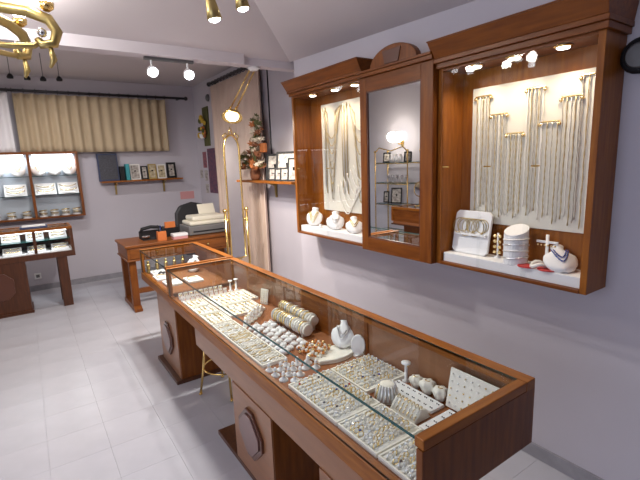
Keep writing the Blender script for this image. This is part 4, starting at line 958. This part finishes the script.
# looping brass chandelier
T = thing('chandelier','looping brass chandelier with bright bulbs at the upper left','chandelier',(0,2.65,2.13))
CHX,CHY = -.13,2.66
MB().cyl((CHX,CHY,2.43),(CHX,CHY,2.80),.014,n=10).build('stem','brass',T,smooth=True)
MB().lathe([(.06,2.78),(.06,2.80)],16,(CHX,CHY,0)).build('ceiling_rose','brass',T)
MB().lathe([(.02,2.10),(.06,2.14),(.075,2.22),(.045,2.30),(.05,2.36),(.02,2.43)],18,(CHX,CHY,0)).build('hub','antique_brass',T,smooth=True)
for k in range(6):
    t = R(-12+60*k); c,s = math.cos(t),math.sin(t)
    P_ = lambda r_,z: (CHX+c*r_,CHY+s*r_,z)
    MB().tube([P_(.04,2.345),P_(.14,2.365),P_(.26,2.355),P_(.345,2.325),P_(.375,2.27),P_(.355,2.215),P_(.30,2.205),P_(.285,2.235)],.017,8,radii=[.024,.025,.027,.027,.026,.024,.020,.014]).build('arm','antique_brass',T,smooth=True)
    MB().tube([P_(.04,2.205),P_(.16,2.195),P_(.27,2.20),P_(.31,2.23)],.014,8).build('lower_arm','antique_brass',T,smooth=True)
    MB().lathe([(.012,2.36),(.03,2.375),(.034,2.40)],12,P_(.345,0)).build('cup','brass',T,smooth=True)
    MB().sphere(P_(.345,2.432),.033,12,8).build('bulb','lamp_cool',T,smooth=True)
    MB().sphere(P_(.31,2.262),.022,10,6).build('glass_drop','chrome',T,smooth=True)
    MB().tube([P_(.335,2.21),P_(.345,2.14),P_(.325,2.10)],.012,8,radii=[.009,.016,.006]).build('pendant_drop','antique_brass',T,smooth=True)
    light('chandelier_light','POINT',P_(.345,2.50),6.5,(1,.96,.90),.05)
# small black spots near the rear
for k,(x,z) in enumerate([(.035,2.54),(.178,2.535),(.317,2.535),(.464,2.545)]):
    T = thing('mini_spot','tiny black ceiling spotlight in the row above the beige curtain','spotlight',(x,5.5,z),0,'black mini spots at the rear')
    MB().cyl((x,5.5,z+.03),(x,5.5,2.80),.004,n=6).build('rod','grey_plastic',T); MB().lathe([(.028,0),(.03,.02),(.014,.045)],12,(x,5.5,z-.01)).build('head','black_plastic',T,smooth=True)
    light('mini_spot_light','SPOT',(x,5.5,z-.03),11,(1,.96,.95),.03,(.25,.55,-1),150,.8)

# ================================================================== LEFT SIDE (seen in the mirrors)
T = thing('etagere','brass and glass shelf stand seen reflected in the wall mirror','shelf unit',(-1.5,5.4,0))
ex0,ex1,ey0,ey1 = -1.70,-1.40,4.95,5.72
for x in (ex0,ex1):
    for y in (ey0,ey1): MB().tube([(x,y,.01),(x,y,1.70)],.011,8).build('post','brass',T,smooth=True); MB().sphere((x,y,1.715),.022,8,6).build('finial','brass',T,smooth=True)
for z in (.35,.82,1.18,1.52):
    pane('glass_shelf',ex0+.012,ey0+.012,z,ex1-.012,ey1-.012,z+.01,T)
    for x in (ex0,ex1): MB().tube([(x,ey0,z-.008),(x,ey1,z-.008)],.007,6).build('rail','brass',T,smooth=True)
for x in (ex1,): MB().tube([(x,ey0,1.70),(x,ey0+.1,1.78),(x,(ey0+ey1)/2,1.72),(x,ey1-.1,1.78),(x,ey1,1.70)],.010,8).build('scroll_top','brass',T,smooth=True)
def eframe(y,z,w,h,label,fm='black_plastic'): frame(-1.54-w/2,-1.54+w/2,h,y,z,fm,'photo',label,lean=10,rz=R(60),bw=.02)
eframe(5.58,1.53,.13,.17,'black frame on the top glass shelf of the brass stand, left end'); eframe(5.08,1.53,.13,.17,'black frame on the top glass shelf of the brass stand, right end')
eframe(5.35,.83,.19,.27,'larger black frame on the lower glass shelf of the brass stand'); eframe(5.60,.83,.10,.2,'narrow frame on the lower glass shelf of the brass stand')
for k in range(5):
    tag(MB().lathe([(.025,0),(.008,.01),(.006,.05),(.028,.09),(.030,.13)],12,(-1.54,5.1+.11*k,1.1905)).build('crystal_glass','chrome',smooth=True),'shiny stemmed goblet on the middle glass shelf of the brass stand','goblet','goblets on the brass stand')
for k in range(3):
    tag(MB().lathe([(.03,0),(.045,.05),(.02,.11),(.03,.14)],12,(-1.54,5.24+.11*k,1.5305)).build('silver_vase','silver',smooth=True),'small silver vase on the top glass shelf of the brass stand','vase','vases on the brass stand')
T = thing('globe_sconce','white globe wall lamp above the brass shelf stand','wall lamp',(XL+.1,5.40,1.8))
MB().lathe([(.05,0),(.05,.012)],14,(0,0,0)).build('x','brass') if False else None
MB().box(XL,5.37,1.80,XL+.015,5.43,1.90).build('wall_plate','brass',T); MB().tube([(XL+.015,5.40,1.84),(XL+.09,5.40,1.83),(XL+.11,5.40,1.87)],.010,8).build('arm','brass',T,smooth=True)
MB().sphere((XL+.11,5.40,1.95),.085,16,10).build('globe','globe',T,smooth=True)
light('sconce_light','POINT',(XL+.25,5.40,1.95),16,(1,.90,.74),.08)
T = counter('glass counter along the left wall, seen reflected in the wall mirror', -1.22,-.72,3.0,4.62,False,[(3.1,3.55,-.86,.635),(4.05,4.5,-.86,.635)],None,[(3.08,3.57,-1.23,-.84),(4.03,4.52,-1.23,-.84)])
for k in range(8):
    y = 3.12+k*.185
    T2 = thing('white_pad','white jewellery pad in the counter along the left wall','display pad',(-.98,y,ZC),0,'pads in the left wall counter')
    MB().box(-1.17,y-.075,ZC,-.82,y+.075,ZC+.018).build('pad','white_velvet',T2,bevel=.003)
    for q in range(5): MB().lathe([(.016,0),(.012,.03),(.006,.06)],8,(-1.13+.065*q,y,ZC+.018)).build('ring_cone','white_velvet',T2,smooth=True)
T = thing('vanity_mirror','round brass table mirror on the left wall counter','mirror',(-.98,4.30,.90))
MB().lathe([(.07,0),(.07,.012),(.012,.02),(.010,.14)],16,(-.98,4.30,.90)).build('stand','brass',T,smooth=True)
b = MB(); b.M = Matrix.Translation((-.98,4.30,1.15)) @ Matrix.Rotation(R(80),4,'Y'); b.lathe([(.10,-.004),(.10,.004)],24); b.build('mirror_disc','mirror_glass',T)
b = MB(); b.M = Matrix.Translation((-.98,4.30,1.15)) @ Matrix.Rotation(R(80),4,'Y'); b.torus((0,0,0),.104,.009,(0,0,1),24,6); b.build('rim','brass',T,smooth=True)
# wall socket low on the rear wall
T = thing('wall_socket','small white socket low on the rear wall beside the low dark counter','socket',(.0,YB-.01,.17))
bx('plate',-.04,YB-.012,.16,.04,YB-.0005,.24,'white_plastic',T,.003); bx('outlet',-.02,YB-.014,.18,.02,YB-.012,.22,'grey_plastic',T)
